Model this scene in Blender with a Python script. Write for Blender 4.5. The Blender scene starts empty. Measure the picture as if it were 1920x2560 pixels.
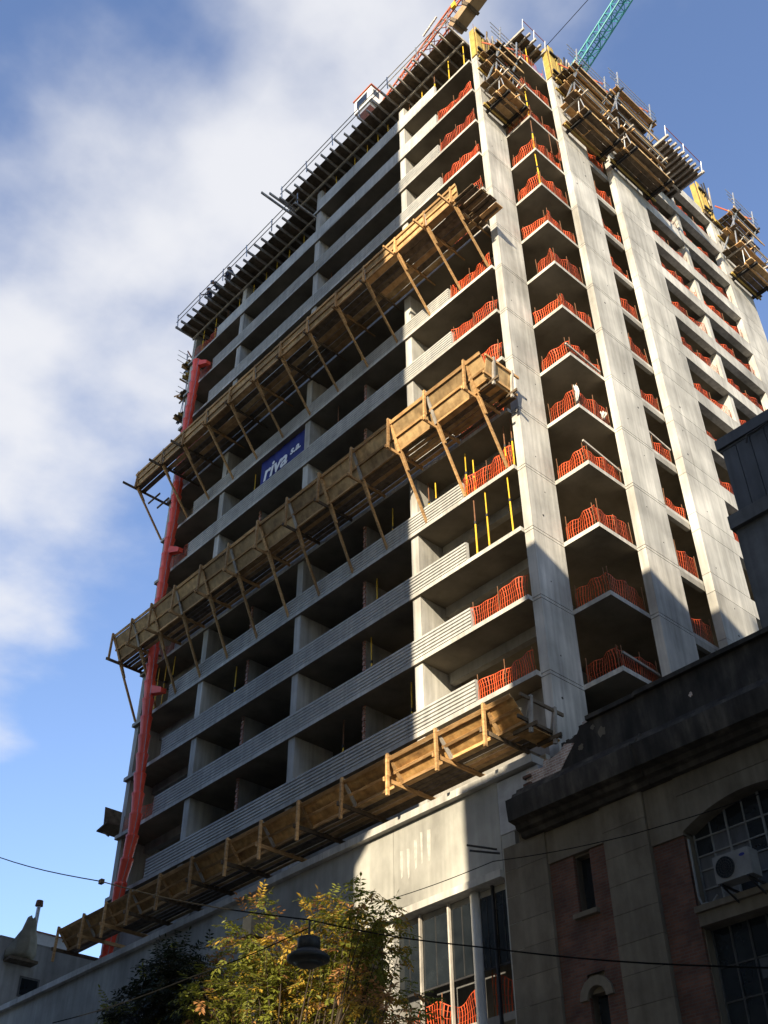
import bpy, math, random
from mathutils import Vector, Matrix
random.seed(7)
D = bpy.data; S = bpy.context.scene; COL = S.collection

# ---------------------------------------------------------------- camera
cam = D.cameras.new('camera'); cob = D.objects.new('camera', cam); COL.objects.link(cob)
yaw, pit = 0.8293, 0.6947
fwd = Vector((-math.sin(yaw)*math.cos(pit), math.cos(yaw)*math.cos(pit), math.sin(pit)))
rgt = Vector((math.cos(yaw), math.sin(yaw), 0)); upv = rgt.cross(fwd)
ro = -0.0091
r2 = rgt*math.cos(ro)+upv*math.sin(ro); u2 = -rgt*math.sin(ro)+upv*math.cos(ro)
m = Matrix.Identity(4)
for i in range(3):
    m[i][0] = r2[i]; m[i][1] = u2[i]; m[i][2] = -fwd[i]
m.translation = (18.4905, -23.8964, 1.6314)
cob.matrix_world = m
cam.sensor_fit = 'VERTICAL'; cam.sensor_height = 36.0; cam.lens = 2774.15/2560*36.0
cam.clip_start = 0.1; cam.clip_end = 5000
S.camera = cob

# ---------------------------------------------------------------- sky, sun, exposure
SUN_AZ, SUN_EL = math.radians(25), math.radians(22)      # azimuth from -Y towards +X
W = D.worlds.new('World'); S.world = W; W.use_nodes = True
nt = W.node_tree; nt.nodes.clear()
def N(t, **k):
    n = nt.nodes.new(t)
    for a, b in k.items(): setattr(n, a, b)
    return n
sky = N('ShaderNodeTexSky', sky_type='NISHITA', sun_disc=False, sun_elevation=SUN_EL,
        sun_rotation=math.pi-SUN_AZ, altitude=30, air_density=1.0, dust_density=0.35, ozone_density=2.4)
tc = N('ShaderNodeTexCoord'); sep = N('ShaderNodeSeparateXYZ')
nt.links.new(tc.outputs['Generated'], sep.inputs[0])
def MA(op, a, b=None, c=None, clamp=False):
    n = N('ShaderNodeMath', operation=op, use_clamp=clamp)
    for i, v in enumerate((a, b, c)):
        if v is None: continue
        if isinstance(v, (int, float)): n.inputs[i].default_value = v
        else: nt.links.new(v, n.inputs[i])
    return n.outputs[0]
zc = MA('MAXIMUM', sep.outputs[2], 0.06)
pu = MA('DIVIDE', sep.outputs[0], zc); pv = MA('DIVIDE', sep.outputs[1], zc)
cmb = N('ShaderNodeCombineXYZ'); nt.links.new(pu, cmb.inputs[0]); nt.links.new(pv, cmb.inputs[1])
def NZ(scale, det, rough, dist=0.0, off=(0, 0, 0)):
    mp = N('ShaderNodeMapping'); mp.inputs['Location'].default_value = off
    nt.links.new(cmb.outputs[0], mp.inputs[0])
    n = N('ShaderNodeTexNoise'); n.inputs['Scale'].default_value = scale; n.inputs['Detail'].default_value = det
    n.inputs['Roughness'].default_value = rough; n.inputs['Distortion'].default_value = dist
    nt.links.new(mp.outputs[0], n.inputs['Vector']); return n.outputs[0]
big = NZ(1.7, 3, .5, 0, (3.1, 1.7, 0)); fine = NZ(3.6, 6, .5, 0, (0.4, 2.2, 0))
# a cloud street crossing the sky, torn by noise
vline = MA('ADD', pv, MA('MULTIPLY', pu, 0.13))            # v - line
dv = MA('ADD', MA('SUBTRACT', vline, 0.225), MA('MULTIPLY', MA('SUBTRACT', big, .5), .35))
band = MA('SUBTRACT', 1.0, MA('MULTIPLY', MA('ABSOLUTE', dv), 4.7))
dens = MA('ADD', MA('MULTIPLY', band, 0.62), MA('MULTIPLY', MA('SUBTRACT', fine, .5), 1.9))
mask = N('ShaderNodeMapRange', interpolation_type='SMOOTHSTEP')
mask.inputs['From Min'].default_value = -0.18; mask.inputs['From Max'].default_value = 0.72
nt.links.new(dens, mask.inputs['Value'])
mk = MA('MULTIPLY', mask.outputs[0], 0.9)
mix = N('ShaderNodeMix', data_type='RGBA')
hs = N('ShaderNodeHueSaturation'); hs.inputs['Saturation'].default_value = 1.0; hs.inputs['Hue'].default_value = .508
nt.links.new(sky.outputs[0], hs.inputs['Color'])
nt.links.new(mk, mix.inputs[0]); nt.links.new(hs.outputs[0], mix.inputs[6])
mix.inputs[7].default_value = (3.15, 3.16, 3.26, 1)
bg = N('ShaderNodeBackground'); bg.inputs[1].default_value = 0.128
wo = N('ShaderNodeOutputWorld')
nt.links.new(mix.outputs[2], bg.inputs[0]); nt.links.new(bg.outputs[0], wo.inputs[0])

sl = D.lights.new('sun', 'SUN'); sl.energy = 4.8; sl.angle = math.radians(0.5); sl.color = (1, .86, .64)
so = D.objects.new('sun', sl); COL.objects.link(so)
sd = Vector((math.sin(SUN_AZ)*math.cos(SUN_EL), -math.cos(SUN_AZ)*math.cos(SUN_EL), math.sin(SUN_EL)))
so.rotation_euler = sd.to_track_quat('Z', 'Y').to_euler(); so.location = (20, -40, 80)
S.view_settings.view_transform = 'Standard'; S.view_settings.look = 'None'
S.view_settings.exposure = 1.2; S.view_settings.gamma = 1.0
S.cycles.use_denoising = True
S.cycles.max_bounces = 6

# ---------------------------------------------------------------- materials
def mat(name, cols, scale=1.0, stretch=(1, 1, 1), rough=.85, bump=.0, bscale=None, rand=.0, streak=.0,
        metal=0.0, blotch=.25, spec=.3):
    """procedural surface: noise-driven tone, optional vertical streaks, per-object variation, fine relief"""
    M = D.materials.new(name); M.use_nodes = True; t = M.node_tree; b = t.nodes['Principled BSDF']
    L = t.links.new
    g = t.nodes.new('ShaderNodeNewGeometry'); mp = t.nodes.new('ShaderNodeMapping')
    mp.inputs['Scale'].default_value = stretch; L(g.outputs['Position'], mp.inputs[0])
    n = t.nodes.new('ShaderNodeTexNoise'); n.inputs['Scale'].default_value = scale
    n.inputs['Detail'].default_value = 8; n.inputs['Roughness'].default_value = .62
    L(mp.outputs[0], n.inputs['Vector'])
    r = t.nodes.new('ShaderNodeValToRGB'); e = r.color_ramp.elements
    e[0].position = .3; e[1].position = .7
    e[0].color = (*cols[0], 1); e[1].color = (*cols[-1], 1)
    if len(cols) == 3:
        x = e.new(.5); x.color = (*cols[1], 1)
    L(n.outputs[0], r.inputs[0]); out = r.outputs[0]
    def mul(a, fac_socket, lo, hi):
        mr = t.nodes.new('ShaderNodeMapRange'); mr.inputs['From Min'].default_value = .3; mr.inputs['From Max'].default_value = .7
        mr.inputs['To Min'].default_value = lo; mr.inputs['To Max'].default_value = hi
        L(fac_socket, mr.inputs[0])
        x = t.nodes.new('ShaderNodeVectorMath'); x.operation = 'SCALE'
        L(a, x.inputs[0]); L(mr.outputs[0], x.inputs['Scale']); return x.outputs[0]
    if blotch:
        n2 = t.nodes.new('ShaderNodeTexNoise'); n2.inputs['Scale'].default_value = .45; n2.inputs['Detail'].default_value = 4
        L(g.outputs['Position'], n2.inputs['Vector']); out = mul(out, n2.outputs[0], 1-blotch, 1+blotch*.6)
    if streak:
        m2 = t.nodes.new('ShaderNodeMapping'); m2.inputs['Scale'].default_value = (5, 5, .22)
        L(g.outputs['Position'], m2.inputs[0])
        n3 = t.nodes.new('ShaderNodeTexNoise'); n3.inputs['Scale'].default_value = 1.0; n3.inputs['Detail'].default_value = 5
        L(m2.outputs[0], n3.inputs['Vector']); out = mul(out, n3.outputs[0], 1-streak, 1+streak*.5)
    if rand:
        oi = t.nodes.new('ShaderNodeObjectInfo'); mr = t.nodes.new('ShaderNodeMapRange')
        mr.inputs['To Min'].default_value = 1-rand; mr.inputs['To Max'].default_value = 1+rand
        L(oi.outputs['Random'], mr.inputs[0])
        x = t.nodes.new('ShaderNodeVectorMath'); x.operation = 'SCALE'
        L(out, x.inputs[0]); L(mr.outputs[0], x.inputs['Scale']); out = x.outputs[0]
    L(out, b.inputs['Base Color'])
    b.inputs['Roughness'].default_value = rough; b.inputs['Metallic'].default_value = metal
    b.inputs['Specular IOR Level'].default_value = spec
    if bump:
        nb = t.nodes.new('ShaderNodeTexNoise'); nb.inputs['Scale'].default_value = bscale or scale*6; nb.inputs['Detail'].default_value = 5
        L(mp.outputs[0], nb.inputs['Vector'])
        bp = t.nodes.new('ShaderNodeBump'); bp.inputs['Strength'].default_value = bump; bp.inputs['Distance'].default_value = .03
        L(nb.outputs[0], bp.inputs['Height']); L(bp.outputs[0], b.inputs['Normal'])
    return M
def brickmat(name, c1, c2, mortar, bw=.24, bh=.075, ms=.012):
    M = D.materials.new(name); M.use_nodes = True; t = M.node_tree; b = t.nodes['Principled BSDF']; L = t.links.new
    g = t.nodes.new('ShaderNodeNewGeometry'); s = t.nodes.new('ShaderNodeSeparateXYZ'); c = t.nodes.new('ShaderNodeCombineXYZ')
    L(g.outputs['Position'], s.inputs[0])
    ad = t.nodes.new('ShaderNodeMath'); ad.operation = 'ADD'; L(s.outputs[0], ad.inputs[0]); L(s.outputs[1], ad.inputs[1])
    L(ad.outputs[0], c.inputs[0]); L(s.outputs[2], c.inputs[1])
    k = t.nodes.new('ShaderNodeTexBrick'); k.inputs['Scale'].default_value = 1; k.inputs['Brick Width'].default_value = bw
    k.inputs['Row Height'].default_value = bh; k.inputs['Mortar Size'].default_value = ms
    k.inputs['Color1'].default_value = (*c1, 1); k.inputs['Color2'].default_value = (*c2, 1); k.inputs['Mortar'].default_value = (*mortar, 1)
    L(c.outputs[0], k.inputs['Vector'])
    n = t.nodes.new('ShaderNodeTexNoise'); n.inputs['Scale'].default_value = 2.2; n.inputs['Detail'].default_value = 7; L(g.outputs['Position'], n.inputs['Vector'])
    mr = t.nodes.new('ShaderNodeMapRange'); mr.inputs['From Min'].default_value = .3; mr.inputs['From Max'].default_value = .7
    mr.inputs['To Min'].default_value = .6; mr.inputs['To Max'].default_value = 1.25; L(n.outputs[0], mr.inputs[0])
    x = t.nodes.new('ShaderNodeVectorMath'); x.operation = 'SCALE'; L(k.outputs[0], x.inputs[0]); L(mr.outputs[0], x.inputs['Scale'])
    L(x.outputs[0], b.inputs['Base Color']); b.inputs['Roughness'].default_value = .9
    bp = t.nodes.new('ShaderNodeBump'); bp.inputs['Strength'].default_value = .5; bp.inputs['Distance'].default_value = .01; bp.invert = True
    L(k.outputs[1], bp.inputs['Height']); L(bp.outputs[0], b.inputs['Normal'])
    return M

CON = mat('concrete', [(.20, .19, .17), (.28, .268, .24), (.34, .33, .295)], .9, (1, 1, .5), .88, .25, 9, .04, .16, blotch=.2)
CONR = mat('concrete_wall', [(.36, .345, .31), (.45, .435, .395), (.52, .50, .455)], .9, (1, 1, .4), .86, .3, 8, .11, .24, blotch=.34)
PRECAST = mat('precast_concrete', [(.36, .36, .345), (.44, .435, .41), (.50, .49, .455)], 2.2, (1, 1, 1), .85, .15, 14, .08, .14, blotch=.15)
SOF = mat('shade_toned_soffit', [(.14, .118, .086), (.20, .172, .128), (.245, .21, .16)], .7, (1, 1, 1), .9, .2, 6, .08)  # darkened and warmed: interior shade and bounce light put into the colour
WOOD = mat('shuttering_timber', [(.28, .15, .06), (.45, .265, .11), (.55, .355, .17)], 5, (.5, .5, 3), .8, .3, 20, .34)
PLY = mat('shuttering_plywood', [(.25, .155, .068), (.42, .275, .125), (.53, .37, .18)], 1.8, (1, 1, 1.4), .75, .15, 12, .36, .3)
PLYO = mat('fresh_plywood', [(.26, .13, .045), (.46, .255, .085), (.58, .36, .14)], 2.2, (.6, .6, 2), .7, .15, 14, .28, .35)
DWOOD = mat('dark_timber', [(.07, .05, .03), (.13, .095, .06), (.19, .14, .09)], 4, (1, 1, 1), .85, .2, 14, .25)
GWOOD = mat('weathered_timber', [(.22, .20, .17), (.34, .31, .27), (.44, .41, .36)], 4, (1, 1, .6), .8, .2, 16, .2)
YEL = mat('yellow_paint', [(.60, .36, .02), (.78, .52, .05)], 6, rough=.5, rand=.12, blotch=.1)
YFORM = mat('yellow_form_panel', [(.32, .22, .05), (.46, .33, .09)], 3, rough=.6, rand=.1, bump=.1)
STEEL = mat('galvanised_steel', [(.32, .33, .34), (.52, .53, .54)], 8, rough=.4, metal=.7, rand=.1)
DSTEEL = mat('dark_steel', [(.015, .015, .017), (.035, .034, .033)], 5, rough=.6)
NET = mat('orange_mesh', [(.46, .052, .014), (.66, .105, .026)], 7, rough=.6, rand=.3, blotch=.3)
CHU = mat('red_plastic', [(.86, .07, .035), (.93, .115, .055)], 2.5, rough=.42, rand=.07, blotch=.2, spec=.5)
BRK = brickmat('partition_brick', (.32, .10, .055), (.40, .15, .08), (.38, .36, .33))
OBRK = brickmat('old_brick', (.078, .030, .017), (.112, .048, .028), (.075, .055, .042))
XBRK = brickmat('exposed_brick', (.30, .20, .16), (.42, .31, .26), (.46, .44, .40))
STONE = mat('old_stucco', [(.092, .077, .055), (.132, .112, .082), (.165, .142, .105)], 1.4, (1, 1, .6), .9, .25, 10, .06, .16, blotch=.18)
GRIME = mat('grimy_stucco', [(.018, .0155, .0125), (.040, .0345, .028), (.085, .073, .058)], 1.8, (1, 1, .4), .92, .35, 9, .12, .4)
PODC = mat('podium_concrete', [(.20, .195, .175), (.30, .295, .265), (.40, .39, .345)], .55, (1, 1, .5), .88, .2, 8, .05, .12, blotch=.3)
WHITE = mat('white_render', [(.28, .285, .285), (.42, .425, .42)], 1.8, rough=.85, bump=.1, streak=.12, blotch=.15)
LIME = mat('lime_wash', [(.30, .29, .26), (.46, .45, .41)], 6, rough=.9, blotch=.1)
WPAINT = mat('white_paint', [(.60, .60, .58), (.74, .74, .72)], 4, rough=.55, rand=.05, blotch=.1)
ACM = mat('dulled_white_paint', [(.14, .14, .132), (.20, .20, .19)], 4, rough=.6, blotch=.1)
BLUE = mat('blue_banner', [(.008, .012, .12), (.014, .022, .19)], 1.2, rough=.55, blotch=.1)
BANW = mat('banner_white', [(.72, .74, .78), (.82, .83, .86)], 5, rough=.6, blotch=0)
GLASS = mat('dark_glass', [(.010, .013, .016), (.022, .027, .031)], 1.5, rough=.12, rand=.35, spec=.6, blotch=.3)
CURT = mat('glass_with_curtain', [(.045, .048, .052), (.10, .105, .112)], 6, (1, 1, .15), rough=.35, rand=.35, spec=.5)
MUNT2 = mat('dark_window_paint', [(.035, .036, .036), (.06, .061, .06)], 5, rough=.6)
MUNT = mat('window_paint', [(.13, .135, .135), (.20, .205, .2)], 5, rough=.6)
SHEET = mat('grey_metal_cladding', [(.06, .062, .064), (.09, .092, .094)], 2, (1, 1, .3), rough=.6, rand=.08, streak=.2, metal=.1)
GREYW = mat('grey_render', [(.09, .09, .088), (.14, .14, .136)], 1.2, rough=.9, bump=.25, streak=.2)
PALEW = mat('pale_render', [(.27, .265, .25), (.37, .36, .34)], 1.0, rough=.9, bump=.2, streak=.18)
REDP = mat('crane_red', [(.34, .075, .03), (.46, .12, .05)], 4, rough=.55, rand=.08)
TAN = mat('crane_tan', [(.26, .17, .085), (.38, .26, .14)], 2, rough=.6, rand=.1)
TEAL = mat('crane_teal', [(.035, .22, .23), (.06, .32, .32)], 4, rough=.5)
RUST = mat('rusty_rebar', [(.13, .06, .03), (.22, .11, .06)], 8, rough=.9)
TARP = mat('old_tarpaulin', [(.16, .145, .10), (.26, .235, .17)], 2.2, rough=.8, bump=.5, bscale=6)
LAMPM = mat('lamp_housing', [(.010, .011, .011), (.022, .023, .022)], 5, rough=.6)
CABLE = mat('cable_rubber', [(.008, .008, .008), (.014, .014, .014)], 5, rough=1, spec=0)
BARK = mat('bark', [(.03, .022, .014), (.06, .045, .03)], 6, (1, 1, .25), .95, .6, 22)
ASPH = mat('asphalt', [(.035, .035, .036), (.06, .06, .06)], 3, rough=.9, bump=.3, bscale=60)
PAVE = mat('pavement', [(.22, .21, .195), (.32, .31, .29)], 2, rough=.9, bump=.2, bscale=30)
RAG = mat('pale_cloth', [(.42, .41, .38), (.56, .55, .52)], 5, rough=.8, bump=.3)
SKIN = mat('skin', [(.20, .11, .07), (.26, .15, .10)], 8, rough=.6, blotch=0)
CLOTH1 = mat('dark_work_jacket', [(.02, .025, .045), (.035, .042, .07)], 10, rough=.9, blotch=0)
CLOTH2 = mat('work_trousers', [(.03, .03, .035), (.055, .05, .05)], 10, rough=.9, blotch=0)
HELM = mat('blue_helmet', [(.03, .09, .28), (.04, .12, .34)], 5, rough=.35, blotch=0)
def leafmat(name, c1, c2, tr=.35):
    M = mat(name, [c1, c2], 7, rough=.5, blotch=.3)
    t = M.node_tree; b = t.nodes['Principled BSDF']; o = t.nodes['Material Output']
    tl = t.nodes.new('ShaderNodeBsdfTranslucent'); ms = t.nodes.new('ShaderNodeMixShader'); ms.inputs[0].default_value = tr
    src = b.inputs['Base Color'].links[0].from_socket
    t.links.new(src, tl.inputs[0]); t.links.new(b.outputs[0], ms.inputs[1]); t.links.new(tl.outputs[0], ms.inputs[2])
    t.links.new(ms.outputs[0], o.inputs['Surface']); return M
LG = leafmat('green_leaf', (.085, .11, .012), (.27, .27, .04), .45)
LY = leafmat('yellow_leaf', (.36, .23, .025), (.52, .34, .05), .4)
LO = leafmat('brown_leaf', (.30, .13, .04), (.46, .24, .09), .35)
LD = leafmat('shaded_leaf', (.008, .016, .006), (.018, .03, .010), .2)  # darker copy of the green leaf, with the left tree's shade put in

# ---------------------------------------------------------------- mesh helpers
class MB:
    def __init__(s): s.v = []; s.f = []; s.m = []; s.cur = 0
    def add(s, vs, fs):
        o = len(s.v); s.v += [tuple(p) for p in vs]
        for f in fs: s.f.append(tuple(o+i for i in f)); s.m.append(s.cur)
        return s
    def hexa(s, p): return s.add(p, [(0, 3, 2, 1), (4, 5, 6, 7), (0, 1, 5, 4), (1, 2, 6, 5), (2, 3, 7, 6), (3, 0, 4, 7)])
    def box(s, x0, x1, y0, y1, z0, z1):
        return s.hexa([(x0, y0, z0), (x1, y0, z0), (x1, y1, z0), (x0, y1, z0), (x0, y0, z1), (x1, y0, z1), (x1, y1, z1), (x0, y1, z1)])
    def beam(s, p, q, w, h, up=(0, 0, 1)):
        p = Vector(p); q = Vector(q); d = (q-p).normalized(); u = Vector(up)
        if abs(d.dot(u)) > .97: u = Vector((0, 1, 0)) if abs(d.y) < .9 else Vector((1, 0, 0))
        r = d.cross(u).normalized(); u = r.cross(d); a = r*(w/2); b = u*(h/2)
        return s.hexa([p-a-b, p+a-b, p+a+b, p-a+b, q-a-b, q+a-b, q+a+b, q-a+b])
    def tube(s, p, q, r0, r1=None, n=7, cap=True):
        return s.path([p, q], [r0, r0 if r1 is None else r1], n, cap)
    def path(s, pts, rs, n=7, cap=True):
        pts = [Vector(p) for p in pts]; o = len(s.v); prev = None
        if not isinstance(rs, (list, tuple)): rs = [rs]*len(pts)
        for i, p in enumerate(pts):
            d = (pts[min(i+1, len(pts)-1)]-pts[max(i-1, 0)]).normalized()
            u = prev if prev is not None else (Vector((0, 0, 1)) if abs(d.z) < .9 else Vector((1, 0, 0)))
            r = d.cross(u).normalized(); u = r.cross(d).normalized(); prev = u
            for k in range(n):
                a = 2*math.pi*k/n; s.v.append(tuple(p+(r*math.cos(a)+u*math.sin(a))*rs[i]))
        for i in range(len(pts)-1):
            for k in range(n):
                k2 = (k+1) % n
                s.f.append((o+i*n+k, o+i*n+k2, o+(i+1)*n+k2, o+(i+1)*n+k)); s.m.append(s.cur)
        if cap:
            s.f.append(tuple(o+k for k in range(n))[::-1]); s.m.append(s.cur)
            e = o+(len(pts)-1)*n; s.f.append(tuple(e+k for k in range(n))); s.m.append(s.cur)
        return s
    def prism(s, poly, z0, z1):
        n = len(poly)
        return s.add([(x, y, z0) for x, y in poly]+[(x, y, z1) for x, y in poly],
                     [tuple(range(n))[::-1], tuple(range(n, 2*n))]+[(i, (i+1) % n, n+(i+1) % n, n+i) for i in range(n)])
    def xprism(s, prof, x0, x1):         # profile in (y,z) swept along x
        n = len(prof)
        return s.add([(x0, y, z) for y, z in prof]+[(x1, y, z) for y, z in prof],
                     [tuple(range(n)), tuple(range(n, 2*n))[::-1]]+[(i, n+i, n+(i+1) % n, (i+1) % n) for i in range(n)])
    def yprism(s, prof, y0, y1):         # profile in (x,z) swept along y
        n = len(prof)
        return s.add([(x, y0, z) for x, z in prof]+[(x, y1, z) for x, z in prof],
                     [tuple(range(n))[::-1], tuple(range(n, 2*n))]+[(i, (i+1) % n, n+(i+1) % n, n+i) for i in range(n)])
    def quad(s, a, b, c, d): return s.add([a, b, c, d], [(0, 1, 2, 3)])
    def build(s, name, mats, parent=None, smooth=False, solid=0, fix=True):
        xs, ys, zs = zip(*s.v)
        o = Vector(((min(xs)+max(xs))/2, (min(ys)+max(ys))/2, min(zs)))
        me = D.meshes.new(name); me.from_pydata([tuple(Vector(v)-o) for v in s.v], [], s.f)
        if not isinstance(mats, (list, tuple)): mats = [mats]
        for x in mats: me.materials.append(x)
        if len(mats) > 1: me.polygons.foreach_set('material_index', s.m)
        if smooth: me.polygons.foreach_set('use_smooth', [True]*len(me.polygons))
        me.update()
        return place(name, me, o, parent)
def wloc(o):
    v = o.location.copy()
    while o.parent: o = o.parent; v = v+o.location
    return v
def place(name, me, loc, parent=None):
    ob = D.objects.new(name, me); COL.objects.link(ob)
    ob.location = Vector(loc)
    if parent: ob.parent = parent; ob.location = Vector(loc)-wloc(parent)
    return ob
def tag(o, label, cat, group=None, kind=None):
    if label: o['label'] = label
    if cat: o['category'] = cat
    if group: o['group'] = group
    if kind: o['kind'] = kind
    return o
def thing(name, label, cat, loc, group=None):
    o = D.objects.new(name, None); COL.objects.link(o); o.location = loc; o.empty_display_size = .3
    return tag(o, label, cat, group)
def struct(o): o['kind'] = 'structure'; return o
def B(*a): return MB().box(*a)
def BM(*a, **k): return MB().beam(*a, **k)
def TB(*a, **k): return MB().tube(*a, **k)
R = random.uniform
ORD = ['lowest', 'second', 'third', 'fourth', 'fifth', 'sixth', 'seventh', 'eighth', 'ninth', 'tenth', 'eleventh', 'twelfth', 'thirteenth', 'fourteenth', 'fifteenth', 'sixteenth']
def zk(k): return 20+2.9*k
def zt(k): return zk(k)+.08            # top of slab k

# ================================================================ GROUND
struct(B(-400, 400, -400, 400, -.5, -.05).build('ground', ASPH))
struct(B(-120, 120, -21, -10.5, -.046, 0).build('road', ASPH))
struct(B(-120, 120, -10.4, 60, -.046, .13).build('pavement', PAVE))
struct(B(-120, 120, -60, -21.1, -.046, .13).build('pavement', PAVE))
for x in range(-60, 60, 6):
    struct(B(x, x+2.5, -15.8, -15.65, .004, .008).build('lane_marking', WPAINT))

# ================================================================ TOWER
T = thing('concrete_tower', 'tall unfinished concrete apartment tower with open floors and ribbed parapets', 'building', (-12, 8, 0))
XL, XR = -25.96, -.38
FOOT = [(XL, -.2), (XR, -.2), (XR, 1.62), (-.02, 1.65), (1.58, 1.65), (1.58, 5.7), (1.9, 5.74), (1.9, 19.9), (XL, 19.9)]
SL13 = [(-13.6, -.2)]+FOOT[1:-1]+[(-13.6, 19.9)]
for k in range(-1, 14):
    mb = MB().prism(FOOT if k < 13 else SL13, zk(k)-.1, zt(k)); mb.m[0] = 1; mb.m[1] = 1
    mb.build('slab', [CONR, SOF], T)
# downstand beams behind the balconies
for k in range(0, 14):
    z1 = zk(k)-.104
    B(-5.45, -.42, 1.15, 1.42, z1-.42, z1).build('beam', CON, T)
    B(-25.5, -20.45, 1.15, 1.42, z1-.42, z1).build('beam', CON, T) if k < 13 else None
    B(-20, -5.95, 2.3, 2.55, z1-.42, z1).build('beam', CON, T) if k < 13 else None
# fins / columns on the front
for k in range(-1, 14):
    z0, z1 = zt(k)+.003, zk(k+1)-.103
    for x in (-5.93, -13.2, -20.42):
        if k == 13 and x < -13.5: continue
        if k == 12 and x < -13.5: z1b = z1-.25
        else: z1b = z1
        B(x, x+.4, -.1, 1.85, z0, z1b if k < 13 else z0+1.9).build('column', CONR, T)
    if k < 13: B(XL+.02, XL+.36, -.02, 2.2, z0, z1).build('end_column', CONR, T)
# plastered brick partitions with toothed brick edge
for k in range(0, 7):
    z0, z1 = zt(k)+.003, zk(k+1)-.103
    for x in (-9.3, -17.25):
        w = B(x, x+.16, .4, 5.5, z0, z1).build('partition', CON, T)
        e = MB(); n = 22; hz = (z1-z0)/n
        for i in range(n):
            e.box(x+.01, x+.15, .4-(.06 if i % 2 else .03)-R(0, .015), .397, z0+i*hz, z0+(i+1)*hz-.012)
        e.build('toothed_brick_edge', BRK, w)
B(-25.5, -.5, .5, .7, 16.32, zk(0)-.11).build('wall', CON, T)
# core and rear walls, added to darken the open floors
B(-21, -4, 8.0, 8.3, zk(-1)+.1, zk(13)-.2).build('added_core_wall', CON, T)
B(XL+.05, XL+.3, 6, 19.8, zk(-1)+.1, zk(12)-.2).build('added_rear_wall', CON, T)
B(-2.4, -2.15, 4.2, 19.8, zk(-1)+.1, zk(13)-.2).build('added_core_wall', CON, T)
# ribbed precast parapets
def parapet_mesh(L, ribs):
    mb = MB()
    if ribs:
        mb.box(-L/2, L/2, 0, .13, 0, .86)
        n = 6; p = .86/n
        for i in range(n):
            a = i*p+.022; b = (i+1)*p-.022
            mb.xprism([(.001, a-.012), (-.05, a+.012), (-.05, b-.012), (.001, b+.012)], -L/2, L/2)
    else: mb.box(-L/2, L/2, -.045, .13, 0, .86)
    me = D.meshes.new('parapet'); me.from_pydata(mb.v, [], mb.f); me.materials.append(PRECAST); me.update(); return me
NP = 6; PX0, PX1 = -22.87, -3.0; PL = (PX1-PX0)/NP
PMR, PMP = parapet_mesh(PL-.02, True), parapet_mesh(PL-.02, False)
for k in range(0, 14):
    for i in range(NP):
        cx = PX0+PL*(i+.5)
        if k == 13 and cx < -13: continue
        place('parapet_panel', PMR if k < 12 else PMP, (cx, -.15, zt(k)+.003), T)
# corner piers: one lift per storey with a recessed pour joint
def pier(x0, x1, y0, y1, name='pier_lift', ks=range(-3, 14), top=60.3, mt=CONR):
    for k in ks:
        z0, z1 = zk(k)+.006, zk(k+1)-.006
        if k == 13: z1 = top
        mb = MB().box(x0, x1, y0, y1, z0, z1-.15 if k < 13 else z1)
        if k < 13:
            mb.box(x0+.04, x1-.04, y0+.04, y1-.04, z1-.15, z1-.122); mb.box(x0, x1, y0, y1, z1-.122, z1-.016)
            mb.box(x0+.04, x1-.04, y0+.04, y1-.04, z1-.016, z1+.012)
        mb.build(name, mt, T)
pier(-.38, 0, 0, 1.645)
pier(1.585, 1.93, 3.76, 5.735, top=60.6)
# side wall: pour lifts, spandrels, jamb columns
WX0, WX1 = 1.94, 2.3
for k in range(-2, 14):
    z0, z1 = zk(k)-.55, zk(k)+.3
    B(WX0, WX1, 7.25, 20.1, z0+.01, z1-.01).build('spandrel', CONR, T)
    B(WX0+.04, WX1-.04, 7.29, 20.06, z1-.01, z1+.01).build('pour_joint', CON, T)
    if k < 13:
        a, b = z1+.01, zk(k+1)-.55
        B(WX0, WX1, 7.25, 9.87, a, b-.01).build('wall_lift', CONR, T)
        B(WX0+.02, WX1-.02, 7.27, 9.85, b-.01, b+.01).build('pour_joint', CON, T)
        B(1.2, 2.2, 13.38, 13.72, a+.003, b-.003).build('jamb_column', CONR, T)
        B(WX0, WX1, 17.55, 20.1, a, b-.01).build('wall_lift', CONR, T)
        B(WX0+.02, WX1-.02, 17.57, 20.08, b-.01, b+.01).build('pour_joint', CON, T)
        # drop beam closing the recess between the second pier and the wall
        B(1.75, 1.92, 5.74, 7.24, zk(k+1)-.4, zk(k+1)-.105).build('beam', CON, T)
# anchor pockets and tie holes left by the formwork
hr = random.Random(4)
for k in range(-1, 13):
    for (x, y0, y1) in ((.0, .0, 1.64), (1.93, 3.8, 5.7), (2.3, 7.3, 9.8)):
        for q in range(2):
            if hr.random() < .6:
                y = y0+.35+hr.random()*(y1-y0-.7); z = zk(k)+(.75 if q else 2.05)+hr.uniform(-.05, .05)
                MB().path([(x-.02, y, z), (x+.004, y, z)], .028+.02*(hr.random() < .2), 10).build('tie_hole', DSTEEL, T)
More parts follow.
